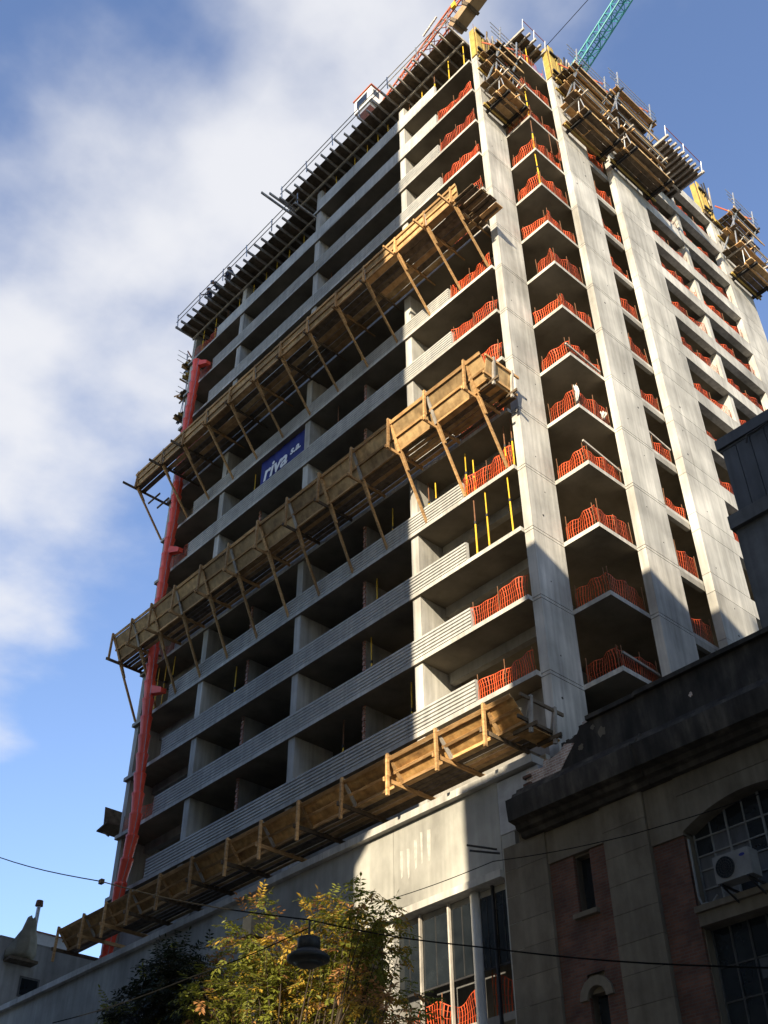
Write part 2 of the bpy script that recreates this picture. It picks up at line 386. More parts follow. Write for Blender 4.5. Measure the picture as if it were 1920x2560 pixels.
# ================================================================ ORANGE SAFETY MESH
def net(label, group, runs, z0, h, seed, sag=.03, stakes=True):
    """runs: list of (x,y) corners; vertical strands + horizontal ribbons, hung between thin stakes"""
    rg = random.Random(seed)
    h *= rg.uniform(.82, 1.1); sag *= rg.uniform(.5, 2.6); slope = rg.uniform(-.16, .16)
    t = thing('safety_mesh', label, 'safety mesh', (runs[0][0], runs[0][1], z0), group)
    mb = MB(); ph = rg.uniform(0, 6)
    for (a, b) in zip(runs[:-1], runs[1:]):
        a = Vector((*a, 0)); b = Vector((*b, 0)); L = (b-a).length; d = (b-a)/L; nrm = Vector((-d.y, d.x, 0))
        n = max(4, int(L/.1)); K = 5
        def P(s, q):
            bow = math.sin(s*3.1+ph)*.03+math.sin(s*9+ph*2)*.018
            top = h*(1-sag*(.5-.5*math.cos(2*math.pi*s/1.9+ph))*1.6-.02*math.sin(s*11+ph))*(1+slope*(s/L-.5))
            return a+d*(s+.035*math.sin(q*5+s*4+ph)*q)+nrm*(bow*(1+q*.6)*(.4+q))+Vector((0, 0, z0+q*top))
        for i in range(n+1):
            s = L*i/n; w = .0165*rg.uniform(.55, 1.35)
            pl = [P(max(0, s-w), j/K) for j in range(K+1)]; pr = [P(min(L, s+w), j/K) for j in range(K+1)]
            mb.add(pl+pr, [(j, K+1+j, K+2+j, j+1) for j in range(K)])
        for q in (.02, .27, .52, .77, .98):
            hh = .006 if q < .97 else .014
            lo = [P(L*i/n, max(0, q-hh/h*1.0)) for i in range(n+1)]; hi = [P(L*i/n, min(1, q+hh/h)) for i in range(n+1)]
            mb.add(lo+hi, [(i, i+1, n+2+i, n+1+i) for i in range(n)])
        if stakes:
            for s in [x*L for x in ((.03, .5, .97) if L > 1.8 else (.06, .94))]:
                p = a+d*s-nrm*.03; TB((p.x, p.y, z0), (p.x+rg.uniform(-.04, .04), p.y+rg.uniform(-.03, .03), z0+h+rg.uniform(.05, .3)), .014, n=5).build('stake', RUST, t)
    mb.build('mesh', NET, t)
    return t
for k in range(0, 14):
    f = ORD[k]
    if k not in (2, 13):
        net(f'orange safety mesh along the front slab edge beside the corner pier, {f} floor up', 'meshes at the front slab ends',
            [(PX1+.06+(.0 if k not in (9,) else .9), -.13), (XR-.06, -.13)], zt(k)+.004, .86+.06*math.sin(k*3), 100+k)
    if k < 14:
        net(f'orange safety mesh folded round the pointed corner balcony, {f} floor up', 'meshes on the corner balconies',
            [(.1 if k != 7 else .55, 1.72), (1.5, 1.72), (1.5, 3.68)], zt(k)+.004, .92+.08*math.sin(k*2.1), 200+k, .045)
    if k < 13:
        net(f'orange safety mesh in the narrow slot between two piers, {f} floor up', 'meshes in the pier slot',
            [(1.83, 5.8), (1.83, 7.18)], zt(k)+.004, .86+.08*math.sin(k*1.3), 300+k, .05)
    if 3 <= k < 13:
        if k < 12: net(f'orange safety mesh in the nearer side window opening, {f} floor up', 'meshes in the side openings',
            [(2.08, 9.92), (2.08, 13.32)], zk(k)+.314, .95, 400+k)
        net(f'orange safety mesh in the farther side window opening, {f} floor up', 'meshes in the side openings',
            [(2.08, 13.78), (2.08, 17.5)], zk(k)+.314, .95, 500+k)
    if k in (1, 4, 6, 9, 11, 12):
        net(f'orange safety mesh at the left slab end behind the red chute, {f} floor up', 'meshes at the left slab end',
            [(XL+.5, -.13), (PX0-.06, -.13)], zt(k)+.004, .8, 600+k)
# timber rails and rags fixed to a few meshes
def stick(label, p, q, w=.06, h=.09, mt=GWOOD, name='timber_rail', cat='timber'):
    return tag(BM(p, q, w, h).build(name, mt), label, cat)
stick('pale timber rail across the corner balcony mesh, fourth floor up', (1.52, 1.6, zt(3)+.98), (1.55, 3.72, zt(3)+.66))
stick('pale timber rail across the corner balcony mesh, lowest floor', (1.6, 1.7, zt(0)+.5), (1.6, 3.6, zt(0)+.42))
stick('pale timber rail across the mesh in the pier slot, fifth floor up', (1.87, 5.78, zt(4)+.98), (1.87, 7.2, zt(4)+.8))
stick('pale timber rail on the slab edge of the corner balcony, sixth floor up', (1.6, 1.4, zt(5)+.28), (1.6, 3.5, zt(5)+.12))
def rag(label, x, y, ztop, L, w, sd_):
    """a crumpled strip of cloth draped down from ztop"""
    q = random.Random(sd_); mb = MB(); nr, nc_ = 12, 7
    for r in range(nr+1):
        f = r/nr; ww = w*(.35+.65*abs(math.sin(f*2.6+.5)))*(1-.25*f)
        for c in range(nc_+1):
            u = c/nc_-.5; fold = .05*math.sin(u*14+f*3)+.02*q.uniform(-1, 1)
            mb.v.append((x+u*ww*.75+fold+.05*math.sin(f*4), y+u*ww*.6-fold, ztop-L*f+.04*math.sin(u*9)))
    for r in range(nr):
        for c in range(nc_):
            i = r*(nc_+1)+c; mb.f.append((i, i+1, i+nc_+2, i+nc_+1)); mb.m.append(0)
    o = mb.build('rag', RAG, smooth=True); md = o.modifiers.new('thick', 'SOLIDIFY'); md.thickness = .012
    return tag(o, label, 'rag')
rag('white rag draped over the corner of the corner balcony mesh, fifth floor up', 1.53, 1.66, zt(4)+.98, .85, .2, 1)
rag('small white rag beside the second pier, on the fifth floor balcony mesh', 1.55, 3.2, zt(4)+.55, .32, .28, 2)

# ================================================================ BANNER
bt = thing('banner', 'blue company banner with white lettering hung between two front columns', 'banner', (-15.3, .0, zk(6)), None)
mb = MB(); nx, nz = 40, 14
for j in range(nz+1):
    for i in range(nx+1):
        u, v = i/nx, j/nz
        mb.v.append((-16.95+3.65*u+.03*math.sin(v*7)*(u-.5), .06+.022*math.sin(u*17+v*5)*math.sin(v*3.1)+.014*math.sin(u*41+v*9), 37.56+2.64*v+.05*math.sin(u*12.5)*(v > .9)))
for j in range(nz):
    for i in range(nx): q = j*(nx+1)+i; mb.f.append((q, q+1, q+nx+2, q+nx+1)); mb.m.append(0)
mb.build('cloth', BLUE, bt, smooth=True)
for x in (-16.9, -15.1, -13.35): TB((x, .05, 40.15), (x+R(-.1, .1), .0, 40.32), .012, n=5).build('tie', CABLE, bt)
def text(body, size, loc, mt, parent, name, shear=.0, bold=.0):
    c = D.curves.new(name, 'FONT'); c.body = body; c.size = size; c.extrude = .004; c.shear = shear; c.offset = bold
    o = D.objects.new(name, c); COL.objects.link(o)
    dg = bpy.context.evaluated_depsgraph_get(); me = D.meshes.new_from_object(o.evaluated_get(dg)); D.objects.remove(o)
    me.materials.clear(); me.materials.append(mt); me.name = name
    ob = place(name, me, loc, parent); ob.rotation_euler = (math.pi/2, 0, 0); return ob
text('riva', 1.32, (-16.7, .02, 38.75), BANW, bt, 'lettering', .22, .03)
text('s.a.', .68, (-14.5, .02, 39.1), BANW, bt, 'lettering', .22, .02)
for i in range(4):     # small illegible lines below the name
    m_ = MB(); x = -16.7
    while x < -15.2-.25*i:
        w = R(.06, .16); m_.box(x, x+w, .012, .02, 38.28-.14*i, 38.36-.14*i); x += w+.04
    m_.build('small_print', BANW, bt)

# ================================================================ PROTECTION TRAYS
def tray(label, xs, yo, zt_, yi, zi, foot=None, nose=None, xend=.2, bay_end=None, pmat=PLY, postm=WOOD, zp=None, vert=False, lit=()):
    t = thing('protection_tray', label, 'protection tray', (-13, -1.2, zi), 'timber protection trays on the front')
    zp = zi-.12 if zp is None else zp
    up = Vector((0, yo-yi, zt_-zi)).normalized()
    X = list(xs)+[xend]
    for i in range(len(X)-1):
        a, b = X[i]+.012, X[i+1]-.012
        if i == 0: a = X[0]-.15
        o = R(-.02, .02)
        def face(q): return (yi+(yo-yi)*q, zi+(zt_-zi)*q)
        for q0, q1, dy, mt, nm in ((.02, .50, .03, pmat, 'panel'), (.505, .90, .03, pmat, 'panel')):
            (ya, za), (yb, zb) = face(q0), face(q1)
            j = R(-.012, .012)
            MB().hexa([(a, ya+dy+j, za), (b, ya+dy-j, za), (b, ya+dy+.025, za), (a, ya+dy+.025, za),
                       (a, yb+dy+j, zb), (b, yb+dy-j, zb), (b, yb+dy+.025, zb), (a, yb+dy+.025, zb)]).build(nm, mt, t)
        for q, hh in ((.47, .085), (.93, .13)):
            y, z = face(q+R(-.012, .012))
            MB().beam((a+.0, y-.012, z), (b, y-.012, z+R(-.015, .015)), .05, hh, up=tuple(up)).build('rail', WOOD, t)
        y, z = face(.03)
        MB().beam((a, y-.02, z), (b, y-.02, z), .07, .1).build('edge_beam', WOOD, t)
        # floor boards
        nb = 6; w = (-.24-yi)/nb
        for j in range(nb):
            if abs((a+b)/2+23.8) < 1.1 and j in (2, 3, 4, 5): continue      # opening for the chute
            y0 = yi+j*w
            B(a+R(-.08, .02), b+R(-.02, .08), y0+R(.006, .03), y0+w-R(.006, .035), zi-.02+R(-.008, .008), zi+.02).build('floor_board', [DWOOD, PLY, DWOOD, WOOD, DWOOD][int(R(0, 5))], t)  # mostly dark timber: underside shade put into the board colours
    for i, x in enumerate(xs):
        # upright on the outrigger nose, inclined board against the panel, outrigger
        dx = R(-.03, .03)
        if vert: BM((x+.03, yo-.03, zp), (x+.03+dx, yo+.02, zt_+.07), .075, .1).build('post', postm, t)
        else: BM((x, yo-.05, zp-.06), (x+dx, yo-.03, zt_+.12), .085, .1).build('post', postm, t)
        BM((x+.02, yi-.05, zi), (x+.02+dx, yo+.01, zt_+.06), .13, .05, up=(0, 1, 0)).build('brace', GWOOD if i % 2 else WOOD, t)
        yn = (yo-.16) if not (nose and i in nose) else nose[i]
        BM((x-.06, .35, zi-.08), (x-.06, yn, zi-.08+R(-.02, .02)), .06, .14).build('outrigger', DWOOD if R(0, 1) < .35 else WOOD, t)
        if foot is not None:
            yt = yi-.02 if not vert else yi+.02
            f = Vector((x+.02, -.17, foot)); e = Vector((x+.02+R(-.03, .03), yt, zi-.1))
            BM(f, e, .075, .1).build('strut', postm if i % 3 else WOOD, t)
            g = f.lerp(e, .74); BM(g+Vector((.075, 0, -.02)), e+Vector((.075, -.03, .16)), .05, .1).build('strut_cleat', WOOD, t)
    return t
TX2 = [-25.75, -23.95, -22.2, -20.2, -18.05, -15.83, -13.6, -11.5, -9.35, -7.25, -4.98, -2.88, -.72]
TX1 = [-25.8, -23.7, -22.0, -20.2, -18.1, -15.95, -13.7, -11.7, -9.6, -7.35, -5.1, -2.9, -.9]
TX3 = [-26.0, -23.4, -21.35, -19.15, -17.08, -14.91, -12.75, -10.6, -8.45, -6.4, -4.22, -2.28, -.6]
t1 = tray('lowest plywood protection tray running along the tower just above the podium', TX1, -2.2, 18.2, -1.55, 17.5, xend=.15, pmat=PLYO, zp=16.95)
t2 = tray('middle plywood protection tray on long slanting struts, with tall inclined boards', TX2, -2.12, 33.05, -1.5, 31.75, foot=zt(3)+.05, xend=.1)
t3 = tray('uppermost plywood protection tray on slanting struts, with low edge boards', TX3, -2.28, 44.2, -2.16, 43.2, foot=zt(7)+.05, xend=-.25, vert=True,
          nose={0: -3.05, 1: -3.0, 2: -2.95, 10: -2.95, 11: -2.9, 12: -3.0})
# returns of the lower two trays round the corner
def ret(t, x, y0, y1, zi, ztop, panel):
    for y in (y0+.35, y1-.1):
        BM((x+.14, y, zi-.3), (x+.26, y, ztop+.05), .1, .09).build('post', GWOOD, t)
        BM((x-.05, y+.05, zi-.02), (x+.22, y+.02, ztop-.05), .12, .05, up=(1, 0, 0)).build('brace', GWOOD, t)
        BM((x-.5, y-.02, zi-.1), (x+.42, y-.02, zi-.1), .06, .12).build('outrigger', DWOOD, t)
    if panel:
        MB().hexa([(x, y0, zi), (x+.03, y0, zi), (x+.03, y1, zi), (x, y1, zi), (x+.2, y0, ztop), (x+.23, y0, ztop), (x+.23, y1, ztop), (x+.2, y1, ztop)]).build('end_panel', PLY, t)
    for q in (.12, .92): BM((x+.05+.2*q, y0-.1, zi+(ztop-zi)*q), (x+.05+.2*q, y1+.3, zi+(ztop-zi)*q), .06, .11).build('rail', DWOOD if not panel else WOOD, t)
    B(x-.6, x+.02, y0+.2, y1+.3, zi-.02, zi+.02).build('floor_board', PLYO, t)
ret(t1, .28, -2.1, -.6, 17.3, 18.1, False)
ret(t2, .12, -2.0, -.55, 31.75, 32.75, True)
for i in range(4): B(-.3+R(-.1, .1), .75+R(-.12, .15), -2.3+i*.48, -1.86+i*.48, 43.06, 43.1).build('floor_board', [DWOOD, PLY, DWOOD, WOOD][i], t3)
for i in range(4): BM((-.7+R(-.1, .1), -2.1+i*.5, 43.02), (.75+R(-.15, .15), -2.1+i*.5, 43.02), .1, .06).build('floor_joist', DWOOD, t3)
for y in (-.4, -1.0): BM((-26.6, y, 43.02), (-25.4, y, 43.02), .07, .1).build('floor_joist', DWOOD, t3)

# ================================================================ RUBBISH CHUTE
ch = thing('rubbish_chute', 'long red plastic rubbish chute hanging down the left end of the tower', 'chute', (-23.9, -.72, 17))
cpts = [(-23.85, 53.0), (-23.83, 50.5), (-23.95, 48), (-24.0, 44), (-23.92, 41.5), (-23.9, 39.8), (-24.05, 38), (-24.02, 36), (-24.05, 34), (-23.88, 31), (-23.75, 29), (-23.6, 27), (-23.5, 25), (-23.35, 23.5), (-23.35, 22.2), (-23.5, 21.2), (-23.8, 20), (-23.95, 18.6), (-24.1, 17)]
def cx(z):
    for (xa, za), (xb, zb) in zip(cpts[:-1], cpts[1:]):
        if zb <= z <= za: return xb+(xa-xb)*(z-zb)/(za-zb)
    return cpts[-1][0]
z = 53.0; i = 0
while z > 16.4:
    a = (cx(z), -.72, z); b = (cx(max(z-1.18, 16)), -.72, z-1.18)
    MB().path([a, (a[0], a[1], z-.02), (a[0]*.93+b[0]*.07, -.72, z-.1), b], [.285, .295, .275, .20], 18, False).build('chute_section', CHU, ch, smooth=True)
    MB().path([(a[0], -.72, z-.06), (a[0], -.72, z-.10)], .291, 18, False).build('rim_band', CHU, ch, smooth=True)
    TB((a[0]+.29, -.8, z-.05), (b[0]+.23, -.8, z-1.05), .012, n=5).build('chain', STEEL, ch)
    z -= 1.0; i += 1
for k in (3, 6, 11):
    z = zt(k)+.75; x = cx(z)
    MB().hexa([(x+.15, -.85, z-.3), (x+.8, -.55, z-.38), (x+.8, -.25, z-.35), (x+.15, -.5, z-.3),
               (x+.15, -.85, z+.2), (x+.8, -.55, z-.1), (x+.8, -.25, z-.1), (x+.15, -.5, z+.2)]).build('chute_inlet', CHU, ch)

# ================================================================ PROPS
def prop(label, x, y, z0, z1, group):
    t = thing('steel_prop', label, 'prop', (x, y, z0), group)
    zm = z0+(z1-z0)*.58; dx = R(-.04, .04)
    TB((x, y, z0), (x+dx*.6, y, zm), .034, n=7).build('outer_tube', YEL, t)
    TB((x+dx*.6, y, zm), (x+dx, y, z1), .025, n=7).build('inner_tube', YEL if R(0, 1) < .7 else RUST, t)
    TB((x+dx*.6, y, zm-.06), (x+dx*.6, y, zm+.06), .05, n=8).build('collar', DSTEEL, t)
    B(x-.07, x+.07, y-.07, y+.07, z0, z0+.01).build('base_plate', DSTEEL, t)
names = ['first', 'second', 'third', 'fourth', 'fifth', 'sixth', 'seventh', 'eighth', 'ninth', 'tenth', 'eleventh', 'twelfth', 'thirteenth', 'fourteenth']
for i, x in enumerate([-.85, -1.99, -3.08, -4.25, -5.3, -7.1, -7.95, -8.9, -10.0, -11.7, -12.8]):
    prop(f'{names[i]} yellow steel prop from the corner pier under the topmost front formwork', x, -.05 if x > -3.2 else .12, zt(13)+.003, 60.12, 'props under the topmost front formwork')
for i, x in enumerate([-14.6, -16.0, -17.2, -18.3, -19.6, -20.7, -21.1, -22.3, -23.3, -24.7]):
    prop(f'{names[i]} yellow steel prop from the second column under the left front formwork', x, .12 if x > -23 else -.05, zt(12)+.003, 57.2, 'props under the left front formwork')
for i, (x, z1) in enumerate([(-.55, 31.3), (-.9, 31.2), (-2.55, 30.6), (-2.95, 31.2), (-4.75, 31.0), (-5.15, 31.2), (-7.3, 31.2)]):
    prop(f'{names[i]} yellow steel prop from the corner pier behind the middle tray', x, .05 if x > -3 else .2, zt(3)+.003, z1, 'props behind the middle tray')
for i, x in enumerate([-.85, -2.0, -2.6]):
    prop(f'{names[i]} steel prop from the corner pier on the open third floor edge', x, -.03, zt(2)+.003, zk(3)-.11, 'props on the open third floor edge')
for i, x in enumerate([-23.2, -23.9, -24.6, -25.2]):
    prop(f'{names[i]} yellow steel prop from the parapet end, behind the chute below the middle tray', x, .1, zt(3)+.003, zk(4)-.11, 'props behind the chute')
for i, k in enumerate((9, 10, 11)):
    prop(f'yellow steel prop in the pointed corner balcony, {ORD[k]} floor up', 1.42, 1.8, zt(k)+.003, zk(k+1)-.11, 'props in the corner balconies')
prop('yellow steel prop in the topmost corner balcony under the joists', 1.35, 2.6, zt(13)+.003, 60.1, 'props in the corner balconies')

cr_ = random.Random(21)
for k in range(0, 12):
    for (xa, xb) in ((-12.6, -9.6), (-19.8, -17.5), (-8.8, -6.3)):
        if cr_.random() < .45:
            x = cr_.uniform(xa, xb); prop(f'dull steel prop standing inside the open bay {"right" if xa > -9 else "centre" if xa > -13 else "left"} of the front, {ORD[k]} floor up', x, cr_.uniform(.25, .6), zt(k)+.003, zk(k+1)-.11, 'props inside the open bays')
# ================================================================ SLAB FORMWORK ON TOP
def formwork(label, x0, x1, ytip, zb, step, y_in=5.0, rail=True, girders=(.0, 1.7, 3.4)):
    t = thing('slab_formwork', label, 'formwork', ((x0+x1)/2, 0, zb), 'slab formwork tables on the tower top')
    for y in girders: BM((x0+.1, y-.15, zb-.11), (x1-.1, y-.15, zb-.11), .09, .2).build('girder', GWOOD, t)
    n = int((x1-x0)/step)
    for i in range(n+1):
        x = x0+.1+(x1-x0-.2)*i/n+R(-.04, .04)
        yt = ytip+R(-.12, .12)
        BM((x, y_in, zb+.08), (x, yt, zb+.08), .09, .17).build('joist', GWOOD, t)
        if i < n:   # decking sheets, one per bay
            xb = x0+.1+(x1-x0-.2)*(i+1)/n
            B(x-.02, xb-.05, ytip+.42+R(-.05, .05), y_in, zb+.17+R(0, .012), zb+.195).build('deck_board', DWOOD, t)
    if rail:
        m_ = max(2, int((x1-x0)/2.2))
        for i in range(m_+1):
            x = x0+.15+(x1-x0-.3)*i/m_
            BM((x, ytip+.12, zb+.16), (x+R(-.05, .05), ytip+.05, zb+1.25), .05, .05).build('guard_post', STEEL, t)
        for h in (.62, 1.15):
            TB((x0, ytip+.08, zb+h), (x1, ytip+.06, zb+h+R(-.04, .04)), .028, n=6).build('guard_rail', GWOOD, t)
    return t
formwork('joisted slab formwork with guard rails over the right half of the front', -15.4, -.55, -1.42, 60.25, .66)
formwork('lower joisted slab formwork with guard rails over the left half of the front', -26.0, -13.2, -1.55, 57.32, .66)
# loose joists poking out at the step between both tables
for i, (x, y0) in enumerate([(-15.75, -2.5), (-15.45, -2.1)]):
    stick(('longer' if i == 0 else 'shorter')+' timber joist poking out at the step of the front formwork', (x, y0, 60.33-.02*i), (x, .8, 60.33-.02*i), .09, .17, GWOOD, 'loose_joist')
# side tables
def side_table(label, y0, y1, x0, xt, zb, step, rail=True):
    t = thing('slab_formwork', label, 'formwork', (xt, (y0+y1)/2, zb), 'slab formwork tables on the tower top')
    for x in (x0+.3, x0+(xt-x0)*.55): BM((x, y0, zb-.11), (x, y1, zb-.11), .09, .2).build('girder', GWOOD, t)
    n = max(2, int((y1-y0)/step))
    for i in range(n+1):
        y = y0+(y1-y0)*i/n; BM((x0, y, zb+.08), (xt+R(-.05, .06), y, zb+.08), .1, .17).build('joist', GWOOD, t)
        TB((xt-.25, y, zb+.16), (xt+.02, y, zb+.16), .05, n=6).build('joist_shoe', STEEL, t)
        if i < n: B(x0, xt-.3, y+.05, y0+(y1-y0)*(i+1)/n+.04, zb+.17, zb+.195).build('deck_board', DWOOD, t)
    if rail:
        for i in range(3):
            y = y0+(y1-y0)*i/2; TB((xt-.1, y, zb+.16), (xt+.02, y-.03, zb+1.0), .03, n=6).build('guard_post', STEEL, t)
        TB((xt, y0, zb+.95), (xt, y1, zb+.9), .02, n=5).build('guard_rail', REDP, t)
side_table('joisted slab formwork over the pointed corner balcony between the two nearer piers', 1.85, 3.7, -.2, 2.0, 60.3, .45)
side_table('wide grey joisted form table pulled out through a side wall opening', 9.98, 13.3, .9, 4.5, 55.55, .36)
net('torn orange mesh hanging loose beside the second pier near the scaffold', 'loose meshes', [(1.55, 2.95), (1.57, 3.7)], zt(10)+.9, 1.9, 950, .3)

# ================================================================ CLIMBING SCAFFOLD UNITS
def scaffold(label, y0, y1, xw, out, zlow, zup, side=1, rails=True, panels=True, ytop=None):
    t = thing('climbing_scaffold', label, 'scaffold', (xw, (y0+y1)/2, zlow), 'climbing scaffolds on the piers')
    X = lambda d: xw+side*d
    bays = [y0+.25, y1-.25]
    zmid = zlow+1.9
    for y in bays:
        # black double channel at the foot, platform bearers, raking struts, hangers
        for dy in (-.05, .05): BM((X(-.02), y+dy, zlow), (X(out+.12), y+dy, zlow), .05, .15).build('channel', DSTEEL, t)
        for z in (zmid, zup): BM((X(.02), y, z), (X(out+.25), y, z), .07, .12).build('bearer', GWOOD if z == zmid else DSTEEL, t)
        TB((X(out*.6), y, zlow+.05), (X(out*.72), y, zmid), .03, n=6).build('hanger', STEEL, t)
        TB((X(out*.95), y, zlow+.05), (X(out*.72), y, zmid+.6), .03, n=6).build('hanger', STEEL, t)
        BM((X(.05), y, zup-2.2), (X(out*.95), y, zup-.06), .07, .07).build('raker', STEEL, t)
        BM((X(.08), y, zup-2.3), (X(.08), y, zup), .08, .08).build('wall_leg', STEEL, t)
        BM((X(out*.55), y, zmid), (X(out*.8), y, zup), .06, .06).build('raker', STEEL, t)
        TB((X(.06), y+.12, zmid), (X(out*.9), y+.12, zmid+.9), .025, n=5).build('diagonal_tube', STEEL, t)
    for z, n in ((zlow+.1, 4), (zmid+.09, 3), (zmid+1.75, 3), (zup+.09, 5)):
        w = out*(1.0 if z in (zlow+.1, zup+.09) else .8)/n
        for i in range(n):
            a, b = X(.06+i*w), X(.06+(i+1)*w-.02)
            B(min(a, b), max(a, b), y0-R(.0, .25), y1+R(0, .25), z, z+.045).build('plank', [PLY, DWOOD, DWOOD, WOOD, DWOOD][int(R(0, 5))], t)
        a = X(out+.02); B(min(a, a+side*.03), max(a, a+side*.03), y0-.1, y1+.1, z, z+.16).build('toe_board', PLY, t)
    # under-deck timber beams running along the wall
    for d, z in ((.25, zlow+.1-.09), (out*.75, zlow+.1-.09), (.3, zup), (out*.8, zup), (out*.5, zmid+1.66), (out*.85, zmid), (.15, zmid+1.66)):
        BM((X(d), y0-.2, z), (X(d), y1+.2, z), .08, .15).build('deck_beam', YFORM if d < .5 else WOOD, t)
    if rails:
        for y in bays:
            BM((X(out-.06), y, zup+.1), (X(out+.14), y-.02, zup+1.75), .06, .06).build('guard_post', STEEL, t)
            for h in (.5, .9, 1.3): TB((X(out+.02), y, zup+h), (X(out-.08), y-.03, zup+h), .03, n=5).build('rail_bracket', STEEL, t)
        for h in (.6, 1.05, 1.5): TB((X(out+.04), y0-.5, zup+h), (X(out+.04), y1+.3, zup+h), .02, n=5).build('guard_rail', STEEL, t)
        for h in (.5, 1.0, 2.3, 2.8): TB((X(out*.92), y0-R(.1, .4), zmid+h), (X(out*.9), y1+R(0, .4), zmid+h+R(-.06, .06)), .022, n=5).build('guard_rail', STEEL, t)
        for q in range(5):
            y = y0+(y1-y0)*R(.05, .95); z = [zlow, zmid, zmid+1.66, zup][q % 4]
            BM((X(R(.1, .4)), y, z+R(.0, .3)), (X(out*R(.9, 1.25)), y+R(-.3, .3), z+R(-.05, .5)), .05, .09).build('loose_timber', [GWOOD, WOOD, DWOOD][q % 3], t)
        BM((X(.5), y0-.1, zup+1.3), (X(out), y1-.4, zup+1.0), .03, .14).build('barrier_board', REDP, t)
    return t
scaffold('cluttered climbing scaffold on the side face of the corner pier', .0, 1.75, .02, 1.45, 52.6, 57.15)
scaffold('climbing scaffold with planks and pale rails on the second pier', 3.85, 6.7, 1.97, 1.45, 52.6, 57.0)
scaffold('large climbing scaffold overhanging the blank side wall behind the second pier', 7.0, 10.4, 2.32, 1.5, 52.3, 57.9)
scaffold('climbing scaffold at the far right end of the side wall', 17.8, 20.3, 2.32, 1.5, 52.2, 57.1)
scaffold('climbing scaffold seen against the sky on the left end of the tower', .0, 1.4, XL-.02, .95, 50.6, 55.3, -1)
# second lower hoist platform, left edge
t = thing('catch_platform', 'small dark catch platform sticking out of the tower left edge near the podium', 'platform', (XL-.5, -.2, 23.4))
MB().hexa([(XL-.9, -.7, 23.35), (XL-.02, -.7, 23.5), (XL-.02, .9, 23.5), (XL-.9, .9, 23.35), (XL-.9, -.7, 23.42), (XL-.02, -.7, 23.57), (XL-.02, .9, 23.57), (XL-.9, .9, 23.42)]).build('deck', DWOOD, t)
MB().hexa([(XL-.5, -.6, 23.5), (XL-.45, -.6, 23.5), (XL-.45, .8, 23.5), (XL-.5, .8, 23.5), (XL-.62, -.6, 24.5), (XL-.57, -.6, 24.5), (XL-.57, .8, 24.5), (XL-.62, .8, 24.5)]).build('side_board', DWOOD, t)
BM((XL-.75, -.5, 23.4), (XL-.02, -.5, 22.9), .06, .06).build('brace', DWOOD, t)

# yellow pier forms with rebar
def pier_form(label, x, y0, y1, z0, z1):
    t = thing('pier_form', label, 'formwork', (x, (y0+y1)/2, z0), 'yellow pier forms')
    n = 4; w = (y1-y0)/n
    for i in range(n): B(x+.1, x+.17, y0+i*w+.02-(.1 if i == 0 else 0), y0+i*w+w*(.75 if i == 0 else .4), z0+R(-.1, .3), z1-R(0, .7)*(i > 0)).build('form_panel', YFORM, t)
    B(x, x+.095, y0, y1, z0, z1-.3).build('form_face', DWOOD, t)
    B(x-.3, x+.02, y0-.09, y0-.01, z0+.1, z1).build('form_panel', YFORM, t)
    for z in (z0+.4, z0+2.3): BM((x+.24, y0-.15, z), (x+.24, y0+.5, z+.05), .1, .13).build('waler', DSTEEL, t)
    for q in range(6): BM((x+R(.1, .3), y0+R(.4, 1)*(y1-y0), z0+R(.5, 1.5)), (x+R(.1, .35), y0+R(.4, 1)*(y1-y0), z1+R(-.4, .5)), .06, .08).build('soldier', [DSTEEL, GWOOD, DWOOD][q % 3], t)
    for i in range(8):
        y = y0+.1+(y1-y0-.2)*(i//2)/3; xx = x-.1-.2*(i % 2)
        TB((xx, y, z1-.6), (xx+R(-.05, .05), y+R(-.05, .05), z1+R(.5, 1.0)), .013, n=5).build('rebar', RUST, t)
pier_form('yellow formwork panels at the top of the corner pier', .02, .02, 1.6, 57.9, 60.75)
pier_form('yellow formwork panels at the top of the second pier', 1.95, 3.8, 5.6, 57.6, 60.8)
pier_form('yellow formwork panels at the far end of the side wall top', 2.32, 17.0, 18.2, 57.5, 60.6)

